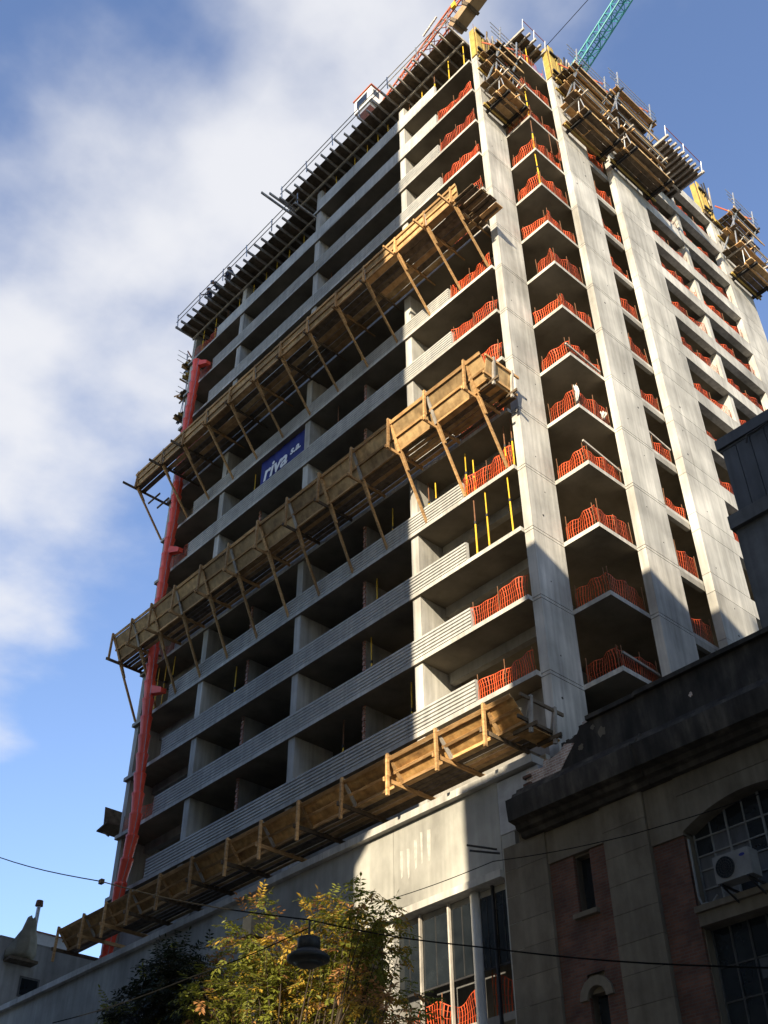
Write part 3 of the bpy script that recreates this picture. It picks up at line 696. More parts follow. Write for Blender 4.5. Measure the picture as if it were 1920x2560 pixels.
# ================================================================ WORKERS
def make_person(label, loc, face, arms, bend=0.0):
    t = thing('person', label, 'person', loc, 'workers on the front formwork')
    rz = Matrix.Rotation(face, 3, 'Z')
    def P(p):
        p = Vector(p)
        if p.z > .92: p = Vector((p.x, p.y-(p.z-.92)*math.sin(bend), .92+(p.z-.92)*math.cos(bend)))
        return Vector(loc)+rz @ p
    (e1, h1), (e2, h2) = arms
    mb = MB()
    # one continuous lofted skin: trunk and head, limbs rooted inside the trunk
    mb.cur = 0; mb.path([P(p) for p in [(0, 0, 1.42), (0, 0, 1.5), (0, -.01, 1.55), (0, -.03, 1.6), (0, -.03, 1.68), (0, -.02, 1.75), (0, -.02, 1.79)]], [.06, .055, .075, .095, .105, .08, .03], 10)
    mb.path([P((0, -.12, 1.66)), P((0, -.155, 1.63))], [.022, .012], 5)                 # nose
    for e, h, s in ((e1, h1, -1), (e2, h2, 1)):
        d = (Vector(h)-Vector(e)).normalized()
        mb.path([P(e), P(Vector(e).lerp(Vector(h), .5)), P(h), P(Vector(h)+d*.09)], [.043, .04, .034, .045], 8)
        for q in range(5):
            o = Vector((.02*(q-2), .012*abs(q-2), 0)); mb.path([P(Vector(h)+d*.08+o), P(Vector(h)+d*(.17 if q else .13)+o*1.4)], [.011, .008], 5)
    body = mb.build('body', SKIN, t, smooth=True)
    j = MB(); j.path([P(p) for p in [(0, 0, .86), (0, 0, .98), (0, 0, 1.15), (0, 0, 1.3), (0, 0, 1.42), (0, 0, 1.47)]], [.15, .165, .16, .185, .17, .08], 12)
    for e, h, s in ((e1, h1, -1), (e2, h2, 1)):
        j.path([P((s*.1, 0, 1.40)), P((s*.19, 0, 1.39)), P(e), P(Vector(e).lerp(Vector(h), .75))], [.07, .075, .058, .048], 9)
    j.build('jacket', CLOTH1, t, smooth=True)
    k = MB()
    for s in (-1, 1): k.path([P((s*.07, 0, .95)), P((s*.1, 0, .82)), P((s*.11, -.02, .48)), P((s*.11, .02, .08)), P((s*.11, .02, .0))], [.12, .105, .075, .062, .06], 9)
    k.build('trousers', CLOTH2, t, smooth=True)
    b = MB()
    for s in (-1, 1): b.path([P((s*.11, .09, .045)), P((s*.11, -.05, .045)), P((s*.11, -.2, .03))], [.05, .055, .03], 7)
    b.build('boots', DSTEEL, t, smooth=True)
    hm = MB(); hm.path([P(p) for p in [(0, -.03, 1.69), (0, -.03, 1.70), (0, -.02, 1.77), (0, -.02, 1.83), (0, -.02, 1.85)]], [.16, .125, .12, .075, .01], 12)
    hm.build('helmet', HELM, t, smooth=True)
make_person('worker in dark clothes standing upright at the left formwork edge, farthest right of three', (-21.0, -.95, 57.52), math.radians(20), (((-.3, .02, 1.13), (-.28, -.18, .98)), ((.3, .02, 1.13), (.25, -.2, 1.0))))
make_person('worker in blue helmet bending over the guard rail between two others', (-22.1, -.8, 57.52), math.radians(-40), (((-.3, -.12, 1.15), (-.2, -.35, 1.0)), ((.3, -.1, 1.15), (.2, -.35, 1.0))), .75)
make_person('worker stretching one arm out over the left formwork edge', (-23.2, -.85, 57.52), math.radians(-15), (((-.42, -.1, 1.62), (-.78, -.2, 1.9)), ((.3, -.02, 1.12), (.22, -.2, 1.0))), .15)

# ================================================================ CRANES AND CAB
c1 = thing('tower_crane', 'tower crane with red and tan jib and white cab behind the roof', 'crane', (-16.4, 8, 60))
def lattice(t, p, q, w, h, n, mt, r=.05, nm='jib'):
    p = Vector(p); q = Vector(q); d = (q-p).normalized()
    s = d.cross(Vector((0, 0, 1)));
    s = (s if s.length > .1 else Vector((0, 1, 0))).normalized()*(w/2); u = s.cross(d).normalized()*(h/2)
    cs = [p-s-u, p+s-u, p+s+u, p-s+u]; ce = [q-s-u, q+s-u, q+s+u, q-s+u]
    for a, b in zip(cs, ce): TB(a, b, r*1.6, n=6).build(nm+'_chord', mt, t)
    mb = MB()
    for i in range(n):
        for f in range(4):
            a0, b0 = cs[f].lerp(ce[f], i/n), cs[(f+1) % 4].lerp(ce[(f+1) % 4], (i+1)/n)
            c0, d0 = cs[(f+1) % 4].lerp(ce[(f+1) % 4], i/n), cs[f].lerp(ce[f], (i+1)/n)
            mb.tube(a0, b0, r*.7, n=5) if (i+f) % 2 else mb.tube(c0, d0, r*.7, n=5)
            mb.tube(d0, b0, r*.7, n=5)
    mb.build(nm+'_lacing', mt, t)
lattice(c1, (-17.5, 9, 60), (-17.5, 9, 84), 1.6, 1.6, 16, REDP, .07, 'mast')
lattice(c1, (-17.5, 8, 81.0), (4, 8, 90.6), .9, .9, 24, REDP, .05, 'jib')
# machinery deck on the jib: tan box girder with ribs
BM((-8.0, 8.1, 83.35), (3, 8.1, 88.25), 1.0, 1.0).build('machinery_box', TAN, c1)
for x in (-7.7, -6.4, -4.8, -3.0): BM((x, 8.1, 83.35+(x+8)*.445), (x+.22, 8.1, 83.35+(x+8.22)*.445), 1.2, 1.2).build('box_rib', DWOOD, c1)
B(-7.5, -7.15, 7.3, 7.52, 84.9, 85.5).build('lamp_box', YEL, c1)
B(-17.5, -15.5, 6.3, 7.5, 81.3, 83.1).build('cab', WPAINT, c1)
B(-17.6, -15.4, 6.2, 7.6, 83.1, 83.22).build('cab_roof', REDP, c1)
B(-15.502, -15.48, 6.5, 7.1, 82.0, 82.8).build('cab_window', GLASS, c1)
B(-17.2, -16.0, 6.27, 6.302, 81.8, 82.8).build('cab_window', GLASS, c1)
B(-17.2, -15.8, 6.4, 7.4, 80.8, 81.3).build('cab_floor', STEEL, c1)
rg = MB()
for i in range(9): rg.tube((-10.5+i*.17, 7.2, 84.75+i*.09+R(-.05, .05)), (-10.3+i*.17, 7.2, 84.85+i*.09+R(-.05, .05)), .1, .07, 6)
rg.build('plastic_sheet', RAG, c1)
c2 = thing('luffing_crane', 'slender teal lattice crane boom rising behind the scaffolds', 'crane', (-8, 12, 60))
lattice(c2, (-3.4, 12, 70.7), (10.5, 12, 80.6), .8, .8, 24, TEAL, .042, 'boom')
lattice(c2, (-3.4, 12, 60), (-3.4, 12, 70.4), 1.4, 1.4, 8, TEAL, .06, 'mast')
TB((-6, 12, 78), (10.4, 12, 81.2), .025, n=5).build('hoist_rope', CABLE, c2)

# ================================================================ PODIUM
P_ = thing('podium', 'stained concrete podium wall with a pale coping at the foot of the tower', 'building', (-17, 2, 0))
YP = -1.2
for i, (a, b) in enumerate([(-34, -27.3), (-27.28, -20.3), (-20.28, -13.1), (-13.08, -6.0), (-5.98, -1.52)]):
    B(a, b, YP, YP+.3, 13.72, 16.36).build('wall_panel', PODC, P_)
    B(a, b, YP-.14, YP+.3, 13.5, 13.71).build('lintel', CONR, P_)
B(-1.5, .1, YP-.012, YP+.3, 14.7, 16.3).build('end_wall', WHITE, P_)
B(-1.5, -1.0, YP+.01, YP+.3, .13, 14.69).build('end_wall', PODC, P_)
for i in range(11):
    a = -34+i*3.1; B(a, min(a+3.088, .05), YP-.2, YP+.35, 16.362, 16.6).build('coping', CONR, P_)
B(-34, 0, YP+.3, 0, 16.2, 16.3).build('terrace', CON, P_)
pr = random.Random(8)
for i in range(5):
    x = -5.6+i*.3+pr.uniform(-.06, .06); z1 = 15.9-pr.uniform(0, .35); L = pr.uniform(.7, 1.7); w = pr.uniform(.015, .09)
    pts = [(x-w*pr.uniform(.7, 1.2), z1), (x+w, z1-.03), (x+w*.8, z1-L*.5), (x+w*.5, z1-L), (x-w*.3, z1-L-.05), (x-w*.8, z1-L*.6)]
    MB().yprism(pts[::-1], YP-.004, YP-.001).build('lime_run', LIME, P_)
for x in (-34, -27.5, -20.5, -13.4, -6.51): B(x, x+.43, YP+.02, YP+.6, .13, 13.5).build('pillar', CONR, P_)
TB((-2.84, -1.0, .13), (-2.84, -1.0, 13.5), .145, n=20).build('round_pillar', CONR, P_, smooth=True)
for x in (-5.09, -3.9, -2.15): B(x-.028, x+.028, -1.05, -.95, .13, 13.5).build('steel_post', GWOOD if x < -3 else DSTEEL, P_)
B(-34, .05, 1.6, 1.8, .13, 13.5).build('inner_wall', GREYW, P_)
B(-34, .05, -.9, 1.6, 13.3, 13.49).build('ceiling', CON, P_)
B(-34, .05, -.95, 1.6, 9.9, 10.1).build('floor_slab', CON, P_)
for a, b in ((-6.06, -5.15), (-5.03, -3.96), (-3.84, -3.0), (-2.68, -2.2), (-2.1, -1.55)):
    g = B(a, b, -.96, -.945, 11.35, 13.28).build('glazing', GLASS, P_); B(a, b, -.975, -.935, 11.29, 11.34).build('glazing_bar', DSTEEL, g)
    B((a+b)/2-.012, (a+b)/2+.012, -.975, -.961, 11.35, 13.28).build('glazing_bar', DSTEEL, g)
net('orange safety mesh behind the round podium pillar low down', 'meshes in the podium', [(-6.0, -.8), (-3.05, -.8)], 10.1, .95, 901, .2)
net('orange safety mesh in the last podium bay beside the old building', 'meshes in the podium', [(-2.6, -.8), (-1.6, -.8)], 10.1, 1.1, 902, .1)

# ================================================================ OLD BUILDING
O = thing('old_building', 'dark old stucco and brick building with heavy broken cornice and arched window', 'building', (4, 4, 0))
YO = -1.2
# massive wall behind, with openings left for the windows (built of blocks round the openings)
AX0, AX1, ASP, AZ0 = 4.35, 8.2, 12.9, 11.05
def wallbox(x0, x1, z0, z1, y=-1.0, mt=STONE, nm='wall'): return B(x0, x1, y, .2, z0, z1).build(nm, mt, O)
wallbox(-1.45, .85, .13, 16.2); wallbox(1.42, 4.33, .13, 16.2); wallbox(.85, 1.42, .13, 8.6); wallbox(.85, 1.42, 9.9, 11.85); wallbox(.85, 1.42, 13.35, 16.2)
wallbox(8.25, 14, .13, 16.2); wallbox(4.33, 8.25, 13.5, 16.2); wallbox(4.33, 8.25, 10.62, 11.0); wallbox(4.33, 8.25, .13, 5)
# arched head of the big window
n = 14; cxm = (AX0+AX1)/2; hw = (AX1-AX0)/2
def az(x): return ASP+.48*(1-((x-cxm)/hw)**2)
for i in range(n):
    xa, xb = AX0+(AX1-AX0)*i/n, AX0+(AX1-AX0)*(i+1)/n
    MB().yprism([(xa, az(xa)), (xb, az(xb)), (xb, 13.8), (xa, 13.8)], YO+.02, .2).build('voussoir', STONE, O)
# pilasters of coursed stucco blocks
def blocks(x0, x1, y, z0, z1, h=.72):
    z = z0
    while z < z1-.05:
        t = min(z+h, z1); B(x0, x1, y, -.99, z+.006, t-.006).build('stucco_block', STONE, O); z = t
    B(x0+.012, x1-.012, y+.012, -.985, z0, z1).build('pilaster_core', GRIME, O)
blocks(-1.45, .05, YO, 6.4, 14.3); blocks(2.0, 3.36, YO-.03, 6.4, 14.3); blocks(8.9, 10.4, YO-.03, 6.4, 14.3)
# wall band above the brick panels
for (a, b, z0) in ((.06, 1.99, 13.4), (3.37, 4.33, 12.83), (8.25, 8.89, 12.83)):
    B(a, b, YO+.05, -.98, z0, 14.3).build('frieze_block', STONE, O)
B(4.33, 8.25, YO+.012, -.98, 13.81, 14.3).build('frieze_block', STONE, O)
# brick panels round the slit windows
for (a, b, z0, z1) in ((.06, .86, 6.4, 13.39), (1.41, 1.99, 6.4, 13.39), (.86, 1.41, 10.35, 11.8), (3.37, 4.3, 6.4, 12.82), (8.27, 8.89, 6.4, 12.82)):
    B(a, b, YO+.1, -.985, z0, z1).build('brick_panel', OBRK, O)
w = B(.86, 1.41, -.75, -.7, 11.85, 13.36).build('slit_window', GLASS, O)
B(1.33, 1.37, -.8, -.755, 11.86, 13.35).build('frame', MUNT, w)
B(.74, 1.52, YO-.03, -.99, 11.72, 11.84).build('window_sill', STONE, O)
w = B(.86, 1.41, -.75, -.7, 6.4, 9.9).build('slit_window', GLASS, O)
for i in range(7):
    a0, a1 = math.pi*(1-i/7), math.pi*(1-(i+1)/7)
    f = lambda a, r: (1.135+r*math.cos(a), 9.75+r*math.sin(a))
    MB().yprism([f(a0, .29), f(a0, .52), f(a1, .52), f(a1, .29)][::1], YO+.02, -.99).build('arch_stone', STONE, O)
# big arched window: frame, mullions, transoms, panes
YW = -.72
w = thing('x', None, None, (cxm, YW, AZ0)); w.name = 'arched_window'; w.parent = O; w.location = Vector((cxm, YW, AZ0))-O.location
nc = 8; cw = (AX1-AX0)/nc; rows = [AZ0, 11.55, 12.0, 12.35, 12.78]
for i in range(nc+1):
    x = AX0+cw*i; wide = i in (0, 2, 4, 6, 8)
    ww = .05 if wide else .022
    zt_ = az(min(max(x, AX0+.02), AX1-.02))
    B(x-ww/2 if i else x, x+ww/2 if i < nc else x, YW-(.05 if wide else .03), YW+.02, AZ0, zt_).build('mullion', MUNT, w)
for z in rows: B(AX0, AX1, YW-.035, YW+.015, z-.018, z+.018).build('transom', MUNT, w)
prng = random.Random(3)
for i in range(nc):
    xa, xb = AX0+cw*i+.02, AX0+cw*(i+1)-.02
    for z0, z1 in zip(rows[:-1], rows[1:]):
        d = prng.uniform(-.012, .012)
        MB().hexa([(xa, YW+d, z0), (xb, YW-d, z0), (xb, YW+.012-d, z0), (xa, YW+.012+d, z0), (xa, YW, z1), (xb, YW, z1), (xb, YW+.012, z1), (xa, YW+.012, z1)]).build('pane', CURT if i < 4 and prng.random() < .8 else GLASS, w)
    MB().yprism([(xa, rows[-1]), (xb, rows[-1]), (xb, az(xb)), (xa, az(xa))], YW, YW+.012).build('pane', GLASS, w)
B(AX0-.05, AX1+.05, YO-.05, -.7, 10.9, 11.04).build('window_sill', STONE, O)
B(AX0-.02, AX1+.02, YO+.03, -.7, 10.6, 10.89).build('apron', STONE, O)
# pipe loop on the left jamb
MB().path([(AX0+.06, -1.1, 12.7), (AX0+.05, -1.1, 11.3), (AX0+.12, -1.12, 11.1), (AX0+.4, -1.12, 11.06), (AX0+.55, -1.1, 11.2)], .03, 7, True).build('pipe', MUNT, O)
# lower window
w = thing('x', None, None, (cxm, YW, 6.4)); w.name = 'lower_window'; w.parent = O; w.location = Vector((cxm, YW, 5))-O.location
for i in range(nc+1):
    x = AX0+cw*i; B(x-.02, x+.02, YW-.04, YW+.02, 5, 10.6).build('mullion', MUNT2, w)
lr = [5, 5.8, 6.6, 7.4, 8.2, 9.0, 9.75, 10.6]
for z in lr[1:-1]: B(AX0, AX1, YW-.03, YW+.015, z-.015, z+.015).build('transom', MUNT2, w)
for i in range(nc):
    for z0, z1 in zip(lr[:-1], lr[1:]):
        xa, xb = AX0+cw*i+.02, AX0+cw*(i+1)-.02
        B(xa, xb, YW, YW+.012, z0, z1).build('pane', GLASS, w)
B(5.55, 6.3, YW-.3, YW-.05, 9.2, 9.62).build('window_box', MUNT2, w)
# cornice and parapet, broken at the left end
prof = [(-1.0, 14.28), (-1.35, 14.3), (-1.4, 14.42), (-1.55, 14.46), (-1.6, 14.58), (-1.86, 14.62), (-1.9, 14.95), (-1.92, 15.22), (-1.8, 15.28), (-1.66, 15.36), (-1.6, 15.5), (-1.44, 15.56), (-1.4, 15.7), (-1.26, 15.74), (-1.0, 15.76)]
xs = [-.62, .9, 3.72, 6.0, 9, 14]
for a, b in zip(xs[:-1], xs[1:]):
    MB().xprism(prof[::-1], a+.004, b-.004).build('cornice', GRIME, O)
MB().xprism([(y-.05 if y < -1.2 else y, z) for y, z in prof][::-1], 3.74, 3.78).build('cornice_joint', GRIME, O)
for a, b in ((2.05, 3.74), (3.76, 8), (8.01, 14)):
    B(a, b, -1.3 if a > 3 else -1.26, -.9, 15.765, 16.84).build('parapet', GRIME, O); B(a, b, -1.42 if a > 3 else -1.36, -.86, 16.842, 16.97).build('parapet_cap', GRIME, O)
# broken stub of parapet, exposed brick
MB().yprism([(-.1, 15.77), (2.04, 15.77), (2.04, 16.85), (1.75, 16.8), (1.6, 16.6), (1.2, 16.55), (1.0, 16.35), (.55, 16.25), (.4, 16.05), (.0, 16.0)], -1.24, -.9).build('broken_parapet', GRIME, O)
MB().yprism([(-.35, 15.6), (.9, 15.775), (1.5, 16.4), (1.15, 16.5), (.95, 16.33), (.5, 16.22), (.35, 16.1), (-.3, 16.2)], -1.262, -1.242).build('exposed_brickwork', XBRK, O)
B(-.62, -.2, -1.19, -.8, 15.0, 16.2).build('brick_stub', XBRK, O)
# patches where the render has come away, lumps of rubble on the broken edge
pq = random.Random(31)
for (x, z, r) in ((2.5, 16.35, .15), (2.2, 16.6, .07), (5.4, 16.2, .06), (1.7, 16.2, .1)):
    pts = [(x+r*pq.uniform(.6, 1.3)*math.cos(a), z+r*pq.uniform(.6, 1.4)*math.sin(a)) for a in [2*math.pi*i/11 for i in range(11)]]
    yy = -1.303 if x > 3.74 else -1.263 if x > 2.05 else -1.243
    MB().yprism(pts, yy-.004, yy).build('render_patch', STONE if pq.random() < .7 else XBRK, O)
for i in range(14):
    f = i/13; x = -.1+2.2*f; z = [16.0, 16.08, 16.22, 16.24, 16.35, 16.5, 16.55, 16.6, 16.8, 16.85][min(9, int(f*10))]
    a = pq.uniform(.05, .12); B(x-a, x+a, -1.22, -.95, z-.08, z+pq.uniform(.02, .1)).build('rubble_lump', GRIME if i % 3 else XBRK, O)
for i in range(3): B(-.42+R(-.03, .03), -.12, -1.34, -1.1, 15.5+i*.24, 15.58+i*.24).build('brick', OBRK, O)
brk = random.Random(9)
for i in range(22):
    z = 13.4+i*.075; B(-1.45-brk.uniform(.02, .2), -1.25, -1.16, -.8, z, z+.066).build('brick', OBRK, O)
TB((-1.6, -1.3, 14.3), (-2.2, -1.9, 14.45), .03, n=6).build('iron_bar', DSTEEL, O)
TB((-1.5, -1.3, 14.15), (-2.0, -2.0, 14.2), .03, n=6).build('iron_bar', DSTEEL, O)
# roof and rear mass
B(-1.2, 14, -.9, 12, 15.9, 16.1).build('roof', GREYW, O)
# ---- air conditioner
ac = thing('air_conditioner', 'white air conditioner outdoor unit hung on the arched window of the old building', 'air conditioner', (5.9, -1.6, 11.12))
MB().box(5.35, 6.3, -1.8, -1.42, 11.13, 11.74).build('casing', ACM, ac)
MB().path([(5.65, -1.806, 11.44), (5.65, -1.812, 11.44)], .245, 28).build('fan_opening', GLASS, ac)
for r in (.06, .12, .18, .24):
    pts = [(5.65+r*math.cos(a), -1.822, 11.44+r*math.sin(a)) for a in [2*math.pi*i/24 for i in range(25)]]
    MB().path(pts, .006, 4, False).build('grille_ring', DSTEEL, ac)
for i in range(8):
    a = math.pi*i/8; MB().tube((5.65-.24*math.cos(a), -1.82, 11.44-.24*math.sin(a)), (5.65+.24*math.cos(a), -1.82, 11.44+.24*math.sin(a)), .004, n=4).build('grille_spoke', DSTEEL, ac)
e_ = [(6.12+.075*math.cos(a), 11.6+.035*math.sin(a)) for a in [2*math.pi*i/20 for i in range(20)]]
MB().yprism(e_, -1.806, -1.801).build('emblem', BLUE, ac)
for x in (5.45, 6.15):
    BM((x, -1.8, 11.1), (x, -.7, 11.1), .04, .05).build('bracket', DSTEEL, ac); BM((x, -1.75, 11.08), (x, -.9, 10.75), .03, .04).build('bracket_brace', DSTEEL, ac)

# ================================================================ PENTHOUSE ON THE OLD BUILDING
H = thing('roof_house', 'grey metal clad roof house above the old building on the right edge', 'building', (9, 6, 16.1))
YH = 2.0
B(6.12, 15, YH+.12, 9, 16.1, 23.0).build('wall', GREYW, H)
B(6.04, 15, YH-.05, 9, 23.0, 23.5).build('ledge', GREYW, H)
x = 6.42
for i in range(16): B(x+.012, x+.50, YH, YH+.1, 23.51, 26.0).build('cladding_sheet', SHEET, H); x += .51
B(6.4, 15, YH+.11, 9, 23.51, 26.2).build('upper_wall', GREYW, H)
B(6.35, 15, YH-.02, 9, 26.0, 26.08).build('cladding_trim', SHEET, H)
B(6.3, 15, YH-.1, 9, 26.09, 26.5).build('fascia', SHEET, H)
MB().path([(7.35, YH-.12, 25.7), (7.45, YH-.14, 25.95), (7.75, YH-.14, 25.93), (8.6, YH-.13, 26.05)], .035, 6).build('drain_pipe', DSTEEL, H)

# ================================================================ LEFT NEIGHBOUR
G = thing('neighbour_building', 'pale plain building beyond the podium at the left edge', 'building', (-40, 4, 0))
B(-50, -34.02, -1.1, 12, .13, 20.3).build('wall', PALEW, G)
B(-50, -34.0, -1.15, 12, 20.3, 20.36).build('coping', PALEW, G)
for (y, z) in ((.35, 17.9), (3, 17.9)):
    f = B(-34.019, -34.0, y-.1, y+.95, z-.1, z+.85).build('window_frame', GREYW, G); B(-33.999, -33.985, y, y+.85, z, z+.75).build('pane', GLASS, f)
hut = thing('roof_hut', 'small bright white roof hut behind the lowest tray end', 'hut', (-35, 2, 20.36))
B(-35.4, -34.4, .7, 3.2, 20.37, 21.05).build('wall', WPAINT, hut); B(-35.45, -34.35, .65, 3.25, 21.05, 21.1).build('roof', REDP, hut)
fl = thing('metal_flue', 'thin shiny metal flue with a rusty cap on the left roof', 'flue', (-34.6, .9, 20.4))
TB((-34.5, .75, 20.37), (-34.5, .75, 20.95), .28, .1, n=12).build('skirt', STEEL, fl); TB((-34.5, .75, 20.95), (-34.5, .75, 22.35), .1, n=12).build('pipe', STEEL, fl)
TB((-34.5, .75, 22.35), (-34.5, .75, 22.62), .2, .17, n=12).build('cap', RUST, fl)
tp = thing('tarp_bundle', 'peaked bundle under an old brown tarpaulin on the left wall top', 'tarpaulin', (-33.8, -.1, 19.3))
mb = MB(); tr = random.Random(5); prevr = None; NN = 16
for j, (z, r) in enumerate([(19.35, .2), (19.4, .66), (19.75, .72), (20.2, .60), (20.6, .44), (21.0, .30), (21.35, .24), (21.42, .1)]):
    for i in range(NN):
        a = 2*math.pi*i/NN; rr = r*(1+.2*math.sin(3*a+j*.8)+.16*math.sin(7*a+1)+tr.uniform(-.13, .13))
        mb.v.append((-33.75+rr*math.cos(a)*.6, -.12+j*.05+rr*math.sin(a), z+.09*math.sin(4*a)+tr.uniform(-.04, .04)))
for j in range(7):
    for i in range(NN): mb.f.append((j*NN+i, j*NN+(i+1) % NN, (j+1)*NN+(i+1) % NN, (j+1)*NN+i)); mb.m.append(0)
mb.f.append(tuple(7*NN+i for i in range(NN))); mb.m.append(0); mb.f.append(tuple(range(NN))[::-1]); mb.m.append(0)
mb.build('tarpaulin', TARP, tp, smooth=True)
B(-34.3, -33.3, -.75, .7, 19.2, 19.33).build('ledge', DWOOD, tp)
an = thing('antenna_mast', 'faint thin red lattice mast far behind at the lower left', 'antenna', (-75, 22, 0))
lattice(an, (-88, 38, 0), (-88, 38, 44), .7, .7, 30, REDP, .03, 'mast')

# ================================================================ ACROSS THE STREET (cast the shade)
def block_building(label, parts, mt, loc):
    """parts: (x0, x1, depth, z0, z1, slant); the left flank may run aslant, shaped to let the sun past"""
    t = thing('building', label, 'building', loc)
    for (x0, x1, dp, z0, z1, sl_) in parts:
        MB().prism([(x0, YB), (x0+sl_*dp, YB-dp), (x1, YB-dp), (x1, YB)][::-1], z0, z1).build('wall', mt, t)
        for fz in range(int((z1-z0)//3.2)):
            zz = z0+fz*3.2+1.0
            for i in range(int((x1-x0)//3.4)):
                xx = x0+.8+i*3.4; B(xx, xx+1.6, YB-.004, YB+.03, zz, zz+1.6).build('window', GLASS, t)
    return t
K = math.tan(SUN_AZ); YB = -26.0
def sx(x, y): return x+(y-YB)*K       # where the sun ray through (x,y) crosses the opposite building line
lx_up, lx_lo = sx(-5.9, -.2), sx(-7.8, -1.2)
block_building('tall slab building across the street behind the camera, left', [(-21.2, lx_lo, 14, .13, 29.0, 0), (-21.2, lx_up, 14, 29.0, 76, 0)], GREYW, (-8, -33, 0))
block_building('stepped building across the street behind the camera', [(sx(-2.92, -1.2), 27, 16, .13, 27.5, K+.04), (sx(-1.5, -.2), 27, 16, 27.5, 33.5, K+.04), (sx(-.6, -.2), 27, 16, 33.5, 36.7, K+.04), (14.6, 27, 16, 36.7, 38.0, K+.04), (17.0, 27, 16, 38.0, 39.3, K+.04), (18.9, 27, 16, 39.3, 41, K+.04)], GREYW, (18, -33, 0))  # flank slanted along the sun direction to keep the lit strip open
block_building('tall unseen building added behind the camera to block sky light, far right', [(28.5, 64, 14, .13, 62, 0)], GREYW, (46, -33, 0))  # unseen, added to cut sky fill on the old building and tower front
block_building('lower unseen building added behind the camera to block sky light, far left', [(-62, -21.4, 14, .13, 31, 0)], GREYW, (-42, -33, 0))  # unseen extension of the row, added to hold back sky light

# ================================================================ TREES
def tree(label, base, clumps, mats, weights, nleaf, size, seed, group=None):
    rg = random.Random(seed); t = thing('street_tree', label, 'tree', base, group)
    bx, by, bz = base
    top = max(c[2] for c in clumps)
    fork = Vector((bx, by, bz+4.6))
    tr = MB(); tr.path([(bx, by, bz), (bx+.05, by, bz+1.5), (bx-.03, by+.04, bz+3.2), tuple(fork)], [.26, .21, .18, .15], 10)
    for (cx_, cy_, cz_, r_) in clumps:
        e = Vector((cx_, cy_, cz_+r_*.6)); mid = fork.lerp(e, .45)+Vector((rg.uniform(-.25, .25), rg.uniform(-.25, .25), rg.uniform(-.3, .2)))
        tr.path([fork, fork.lerp(mid, .5)+Vector((rg.uniform(-.1, .1), 0, .1)), mid, mid.lerp(e, .6)+Vector((rg.uniform(-.1, .1), rg.uniform(-.1, .1), 0)), e], [.07, .045, .028, .014, .004], 6)
    tr.build('trunk', BARK, t, smooth=True)
    cr = MB(); tw = MB()
    for (cx_, cy_, cz_, r_) in clumps:
        k = rg.choices(range(len(mats)), weights)[0]
        nl = int(nleaf*(r_/.6)**2)
        for s in range(max(3, nl//11)):            # sprays of pinnate leaflets
            d = Vector((rg.gauss(0, 1), rg.gauss(0, 1), rg.gauss(0, 1))).normalized()
            o = Vector((cx_, cy_, cz_))+Vector((d.x*r_, d.y*r_, d.z*r_*1.15))*rg.random()**.45
            ax = Vector((d.x+rg.uniform(-.6, .6), d.y+rg.uniform(-.6, .6), d.z*.4-rg.uniform(-.25, .75))).normalized()
            L = rg.uniform(.2, .34)*size/.085; sd = ax.cross(Vector((rg.uniform(-.4, .4), rg.uniform(-.4, .4), 1))).normalized(); nn = sd.cross(ax)
            mi = k if rg.random() < .72 else rg.choices(range(len(mats)), weights)[0]
            cr.cur = mi
            tw.tube(o, o+ax*L, .006, .003, 4, False)
            for q in range(11):
                f = (q//2+1)/6; sg = 1 if q % 2 else -1
                p = o+ax*L*f; dr = (sd*sg*(.9 if q < 10 else 0)+ax*(.55 if q < 10 else 1)+nn*rg.uniform(-.45, .3)-Vector((0, 0, rg.uniform(0, .35)))).normalized()
                l = size*rg.uniform(.75, 1.25); wd = l*.2
                wv = dr.cross(nn+Vector((rg.uniform(-.5, .5), rg.uniform(-.5, .5), rg.uniform(-.5, .5)))).normalized()*wd
                up = wv.cross(dr).normalized()*wd*.35
                cr.add([p, p+dr*l*.5+wv+up, p+dr*l, p+dr*l*.5-wv+up], [(0, 1, 2), (0, 2, 3)])
    cr.build('crown', mats, t); tag(tw.build('twigs', BARK, t), None, None, None, 'stuff')
    return t
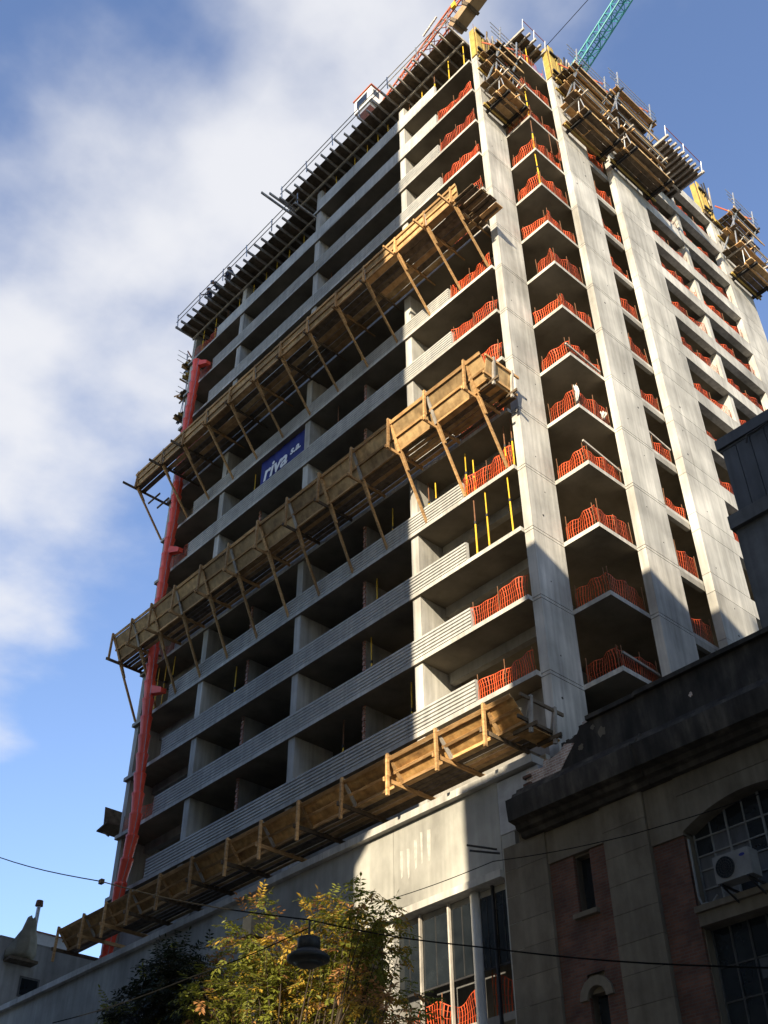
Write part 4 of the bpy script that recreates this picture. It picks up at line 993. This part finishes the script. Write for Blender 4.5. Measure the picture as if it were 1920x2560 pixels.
CL1 = [(-4.8, -7.09, 12.01, 0.37), (-4.92, -7.1, 11.65, 0.44), (-2.82, -8.89, 10.39, 0.47), (-2.06, -8.83, 10.16, 0.47), (-4.6, -7.33, 10.72, 0.53), (-4.86, -7.53, 10.63, 0.42), (-3.34, -7.66, 10.24, 0.53), (-1.99, -8.38, 10.1, 0.37), (-2.47, -7.79, 10.7, 0.23), (-0.99, -7.79, 11.05, 0.34), (-0.99, -7.84, 10.69, 0.44), (-0.25, -8.68, 10.01, 0.42), (-0.1, -8.14, 10.29, 0.42), (-0.29, -8.21, 9.94, 0.53), (-0.55, -7.55, 10.11, 0.53), (-0.74, -7.01, 10.42, 0.47), (-1.85, -7.1, 10.19, 0.53), (0.01, -7.91, 9.38, 0.53), (0.73, -8.11, 9.35, 0.47), (0.77, -8.46, 10.82, 0.17), (1.34, -8.93, 10.21, 0.21), (1.8, -8.95, 10.16, 0.17), (1.23, -8.07, 10.26, 0.23), (1.28, -8.36, 9.95, 0.29), (0.87, -8.24, 10.0, 0.32), (0.44, -7.22, 10.36, 0.21), (-5.17, -7.95, 10.46, 0.32), (-5.03, -7.88, 10.09, 0.53), (-4.79, -8.53, 9.81, 0.42), (-4.08, -8.95, 9.19, 0.53), (-4.0, -8.35, 9.28, 0.63), (-2.67, -8.73, 9.39, 0.53), (-3.03, -7.98, 9.62, 0.58), (-4.84, -7.0, 9.71, 0.63), (-2.81, -7.65, 9.73, 0.58), (-1.71, -8.64, 8.78, 0.63), (-2.73, -7.21, 9.84, 0.53), (-2.45, -7.41, 9.26, 0.63), (-1.62, -7.53, 9.57, 0.53), (-1.94, -7.19, 9.19, 0.63), (-0.85, -7.47, 9.13, 0.58), (-0.83, -7.42, 8.68, 0.63), (0.8, -8.29, 8.73, 0.47), (-0.48, -7.04, 8.81, 0.53), (0.13, -7.08, 9.08, 0.37), (1.99, -8.68, 7.94, 0.47), (1.16, -7.49, 8.34, 0.37), (1.08, -7.57, 9.55, 0.21), (1.1, -8.08, 9.53, 0.32), (-1.89, -7.94, 10.81, 0.15)]
CL2 = [(-6.84, -8.02, 11.08, 0.55), (-8.76, -7.32, 11.47, 0.55), (-6.25, -8.0, 10.61, 0.66), (-8.94, -7.47, 11.08, 0.55), (-6.67, -8.23, 10.33, 0.77), (-7.1, -7.39, 10.43, 0.66), (-11.0, -7.36, 11.06, 0.28), (-9.47, -8.06, 10.26, 0.39), (-8.93, -7.89, 10.31, 0.5), (-9.04, -7.33, 10.56, 0.66), (-7.51, -7.64, 10.09, 0.77), (-7.97, -8.02, 9.83, 0.66), (-8.25, -8.45, 9.82, 0.44), (-5.48, -8.28, 9.39, 0.66), (-10.67, -7.68, 10.8, 0.22)]
tree('sunlit street tree with yellowing and brown autumn leaves before the podium', (-1.9, -8.0, .13), CL1, [LG, LY, LO], [7, 2.4, 1.5], 540, .14, 11)
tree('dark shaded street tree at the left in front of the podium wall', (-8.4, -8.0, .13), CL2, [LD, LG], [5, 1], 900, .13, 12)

# ================================================================ STREET LAMP AND CABLES
lp = thing('street_lamp', 'dark suspended street lamp hanging from a cable in front of the tree', 'street lamp', (4.8, -13, 7.1))
LX, LY_, LZ = 4.78, -13.0, 7.25
MB().path([(LX, LY_, LZ-.04), (LX, LY_, LZ), (LX, LY_, LZ+.05), (LX, LY_, LZ+.10), (LX, LY_, LZ+.16)], [.24, .33, .33, .26, .16], 28).build('shade', LAMPM, lp, smooth=True)
MB().path([(LX, LY_, LZ+.16), (LX, LY_, LZ+.33), (LX, LY_, LZ+.36)], [.18, .18, .06], 12).build('ballast_housing', LAMPM, lp, smooth=True)
MB().path([(LX, LY_, LZ-.09), (LX, LY_, LZ-.04)], [.14, .23], 20).build('lens', LAMPM, lp, smooth=True)
TB((LX, LY_, LZ+.4), (LX, LY_, LZ+.62), .02, n=6).build('hook', LAMPM, lp)
def cable(label, pts, r=.012):
    p = [Vector(q) for q in pts]; o = []
    for a, b in zip(p[:-1], p[1:]):
        for i in range(8):
            f = i/8; q = a.lerp(b, f); q.z -= .012*(b-a).length*math.sin(math.pi*f); o.append(q)
    o.append(p[-1]); return tag(MB().path(o, r, 5).build('cable', CABLE), label, 'cable')
cable('upper cable sagging from the left edge to the hanging lamp', [(-9.5, -13, 13.6), (-2.22, -13, 10.55), (LX, LY_, LZ+.62)])
cable('cable running from the hanging lamp to the right across the old building', [(LX, LY_, LZ+.62), (8.37, -13, 6.55), (12.5, -13, 5.3)], .01)
cable('lower cable crossing the podium wall to the lamp', [(-3.3, -13, 8.0), (1.6, -13, 7.75), (LX, LY_, LZ+.5)], .01)
cable('thin cable pinned across the front of the old building', [(-6.0, -1.6, 14.0), (-1.6, -1.5, 13.9), (3.0, -1.5, 13.15), (8, -1.5, 12.9)], .012)
jb = MB().box(-2.27, -2.16, -13.04, -12.96, 10.5, 10.59).build('cable_clamp', CABLE); tag(jb, 'small cable clamp on the upper cable against the sky', 'clamp')
bx = MB().box(-3.3, -2.95, -8.6, -8.2, 10.66, 11.1).build('hanging_box', LAMPM); tag(bx, 'dark square box hanging among the left top of the sunlit tree', 'box')
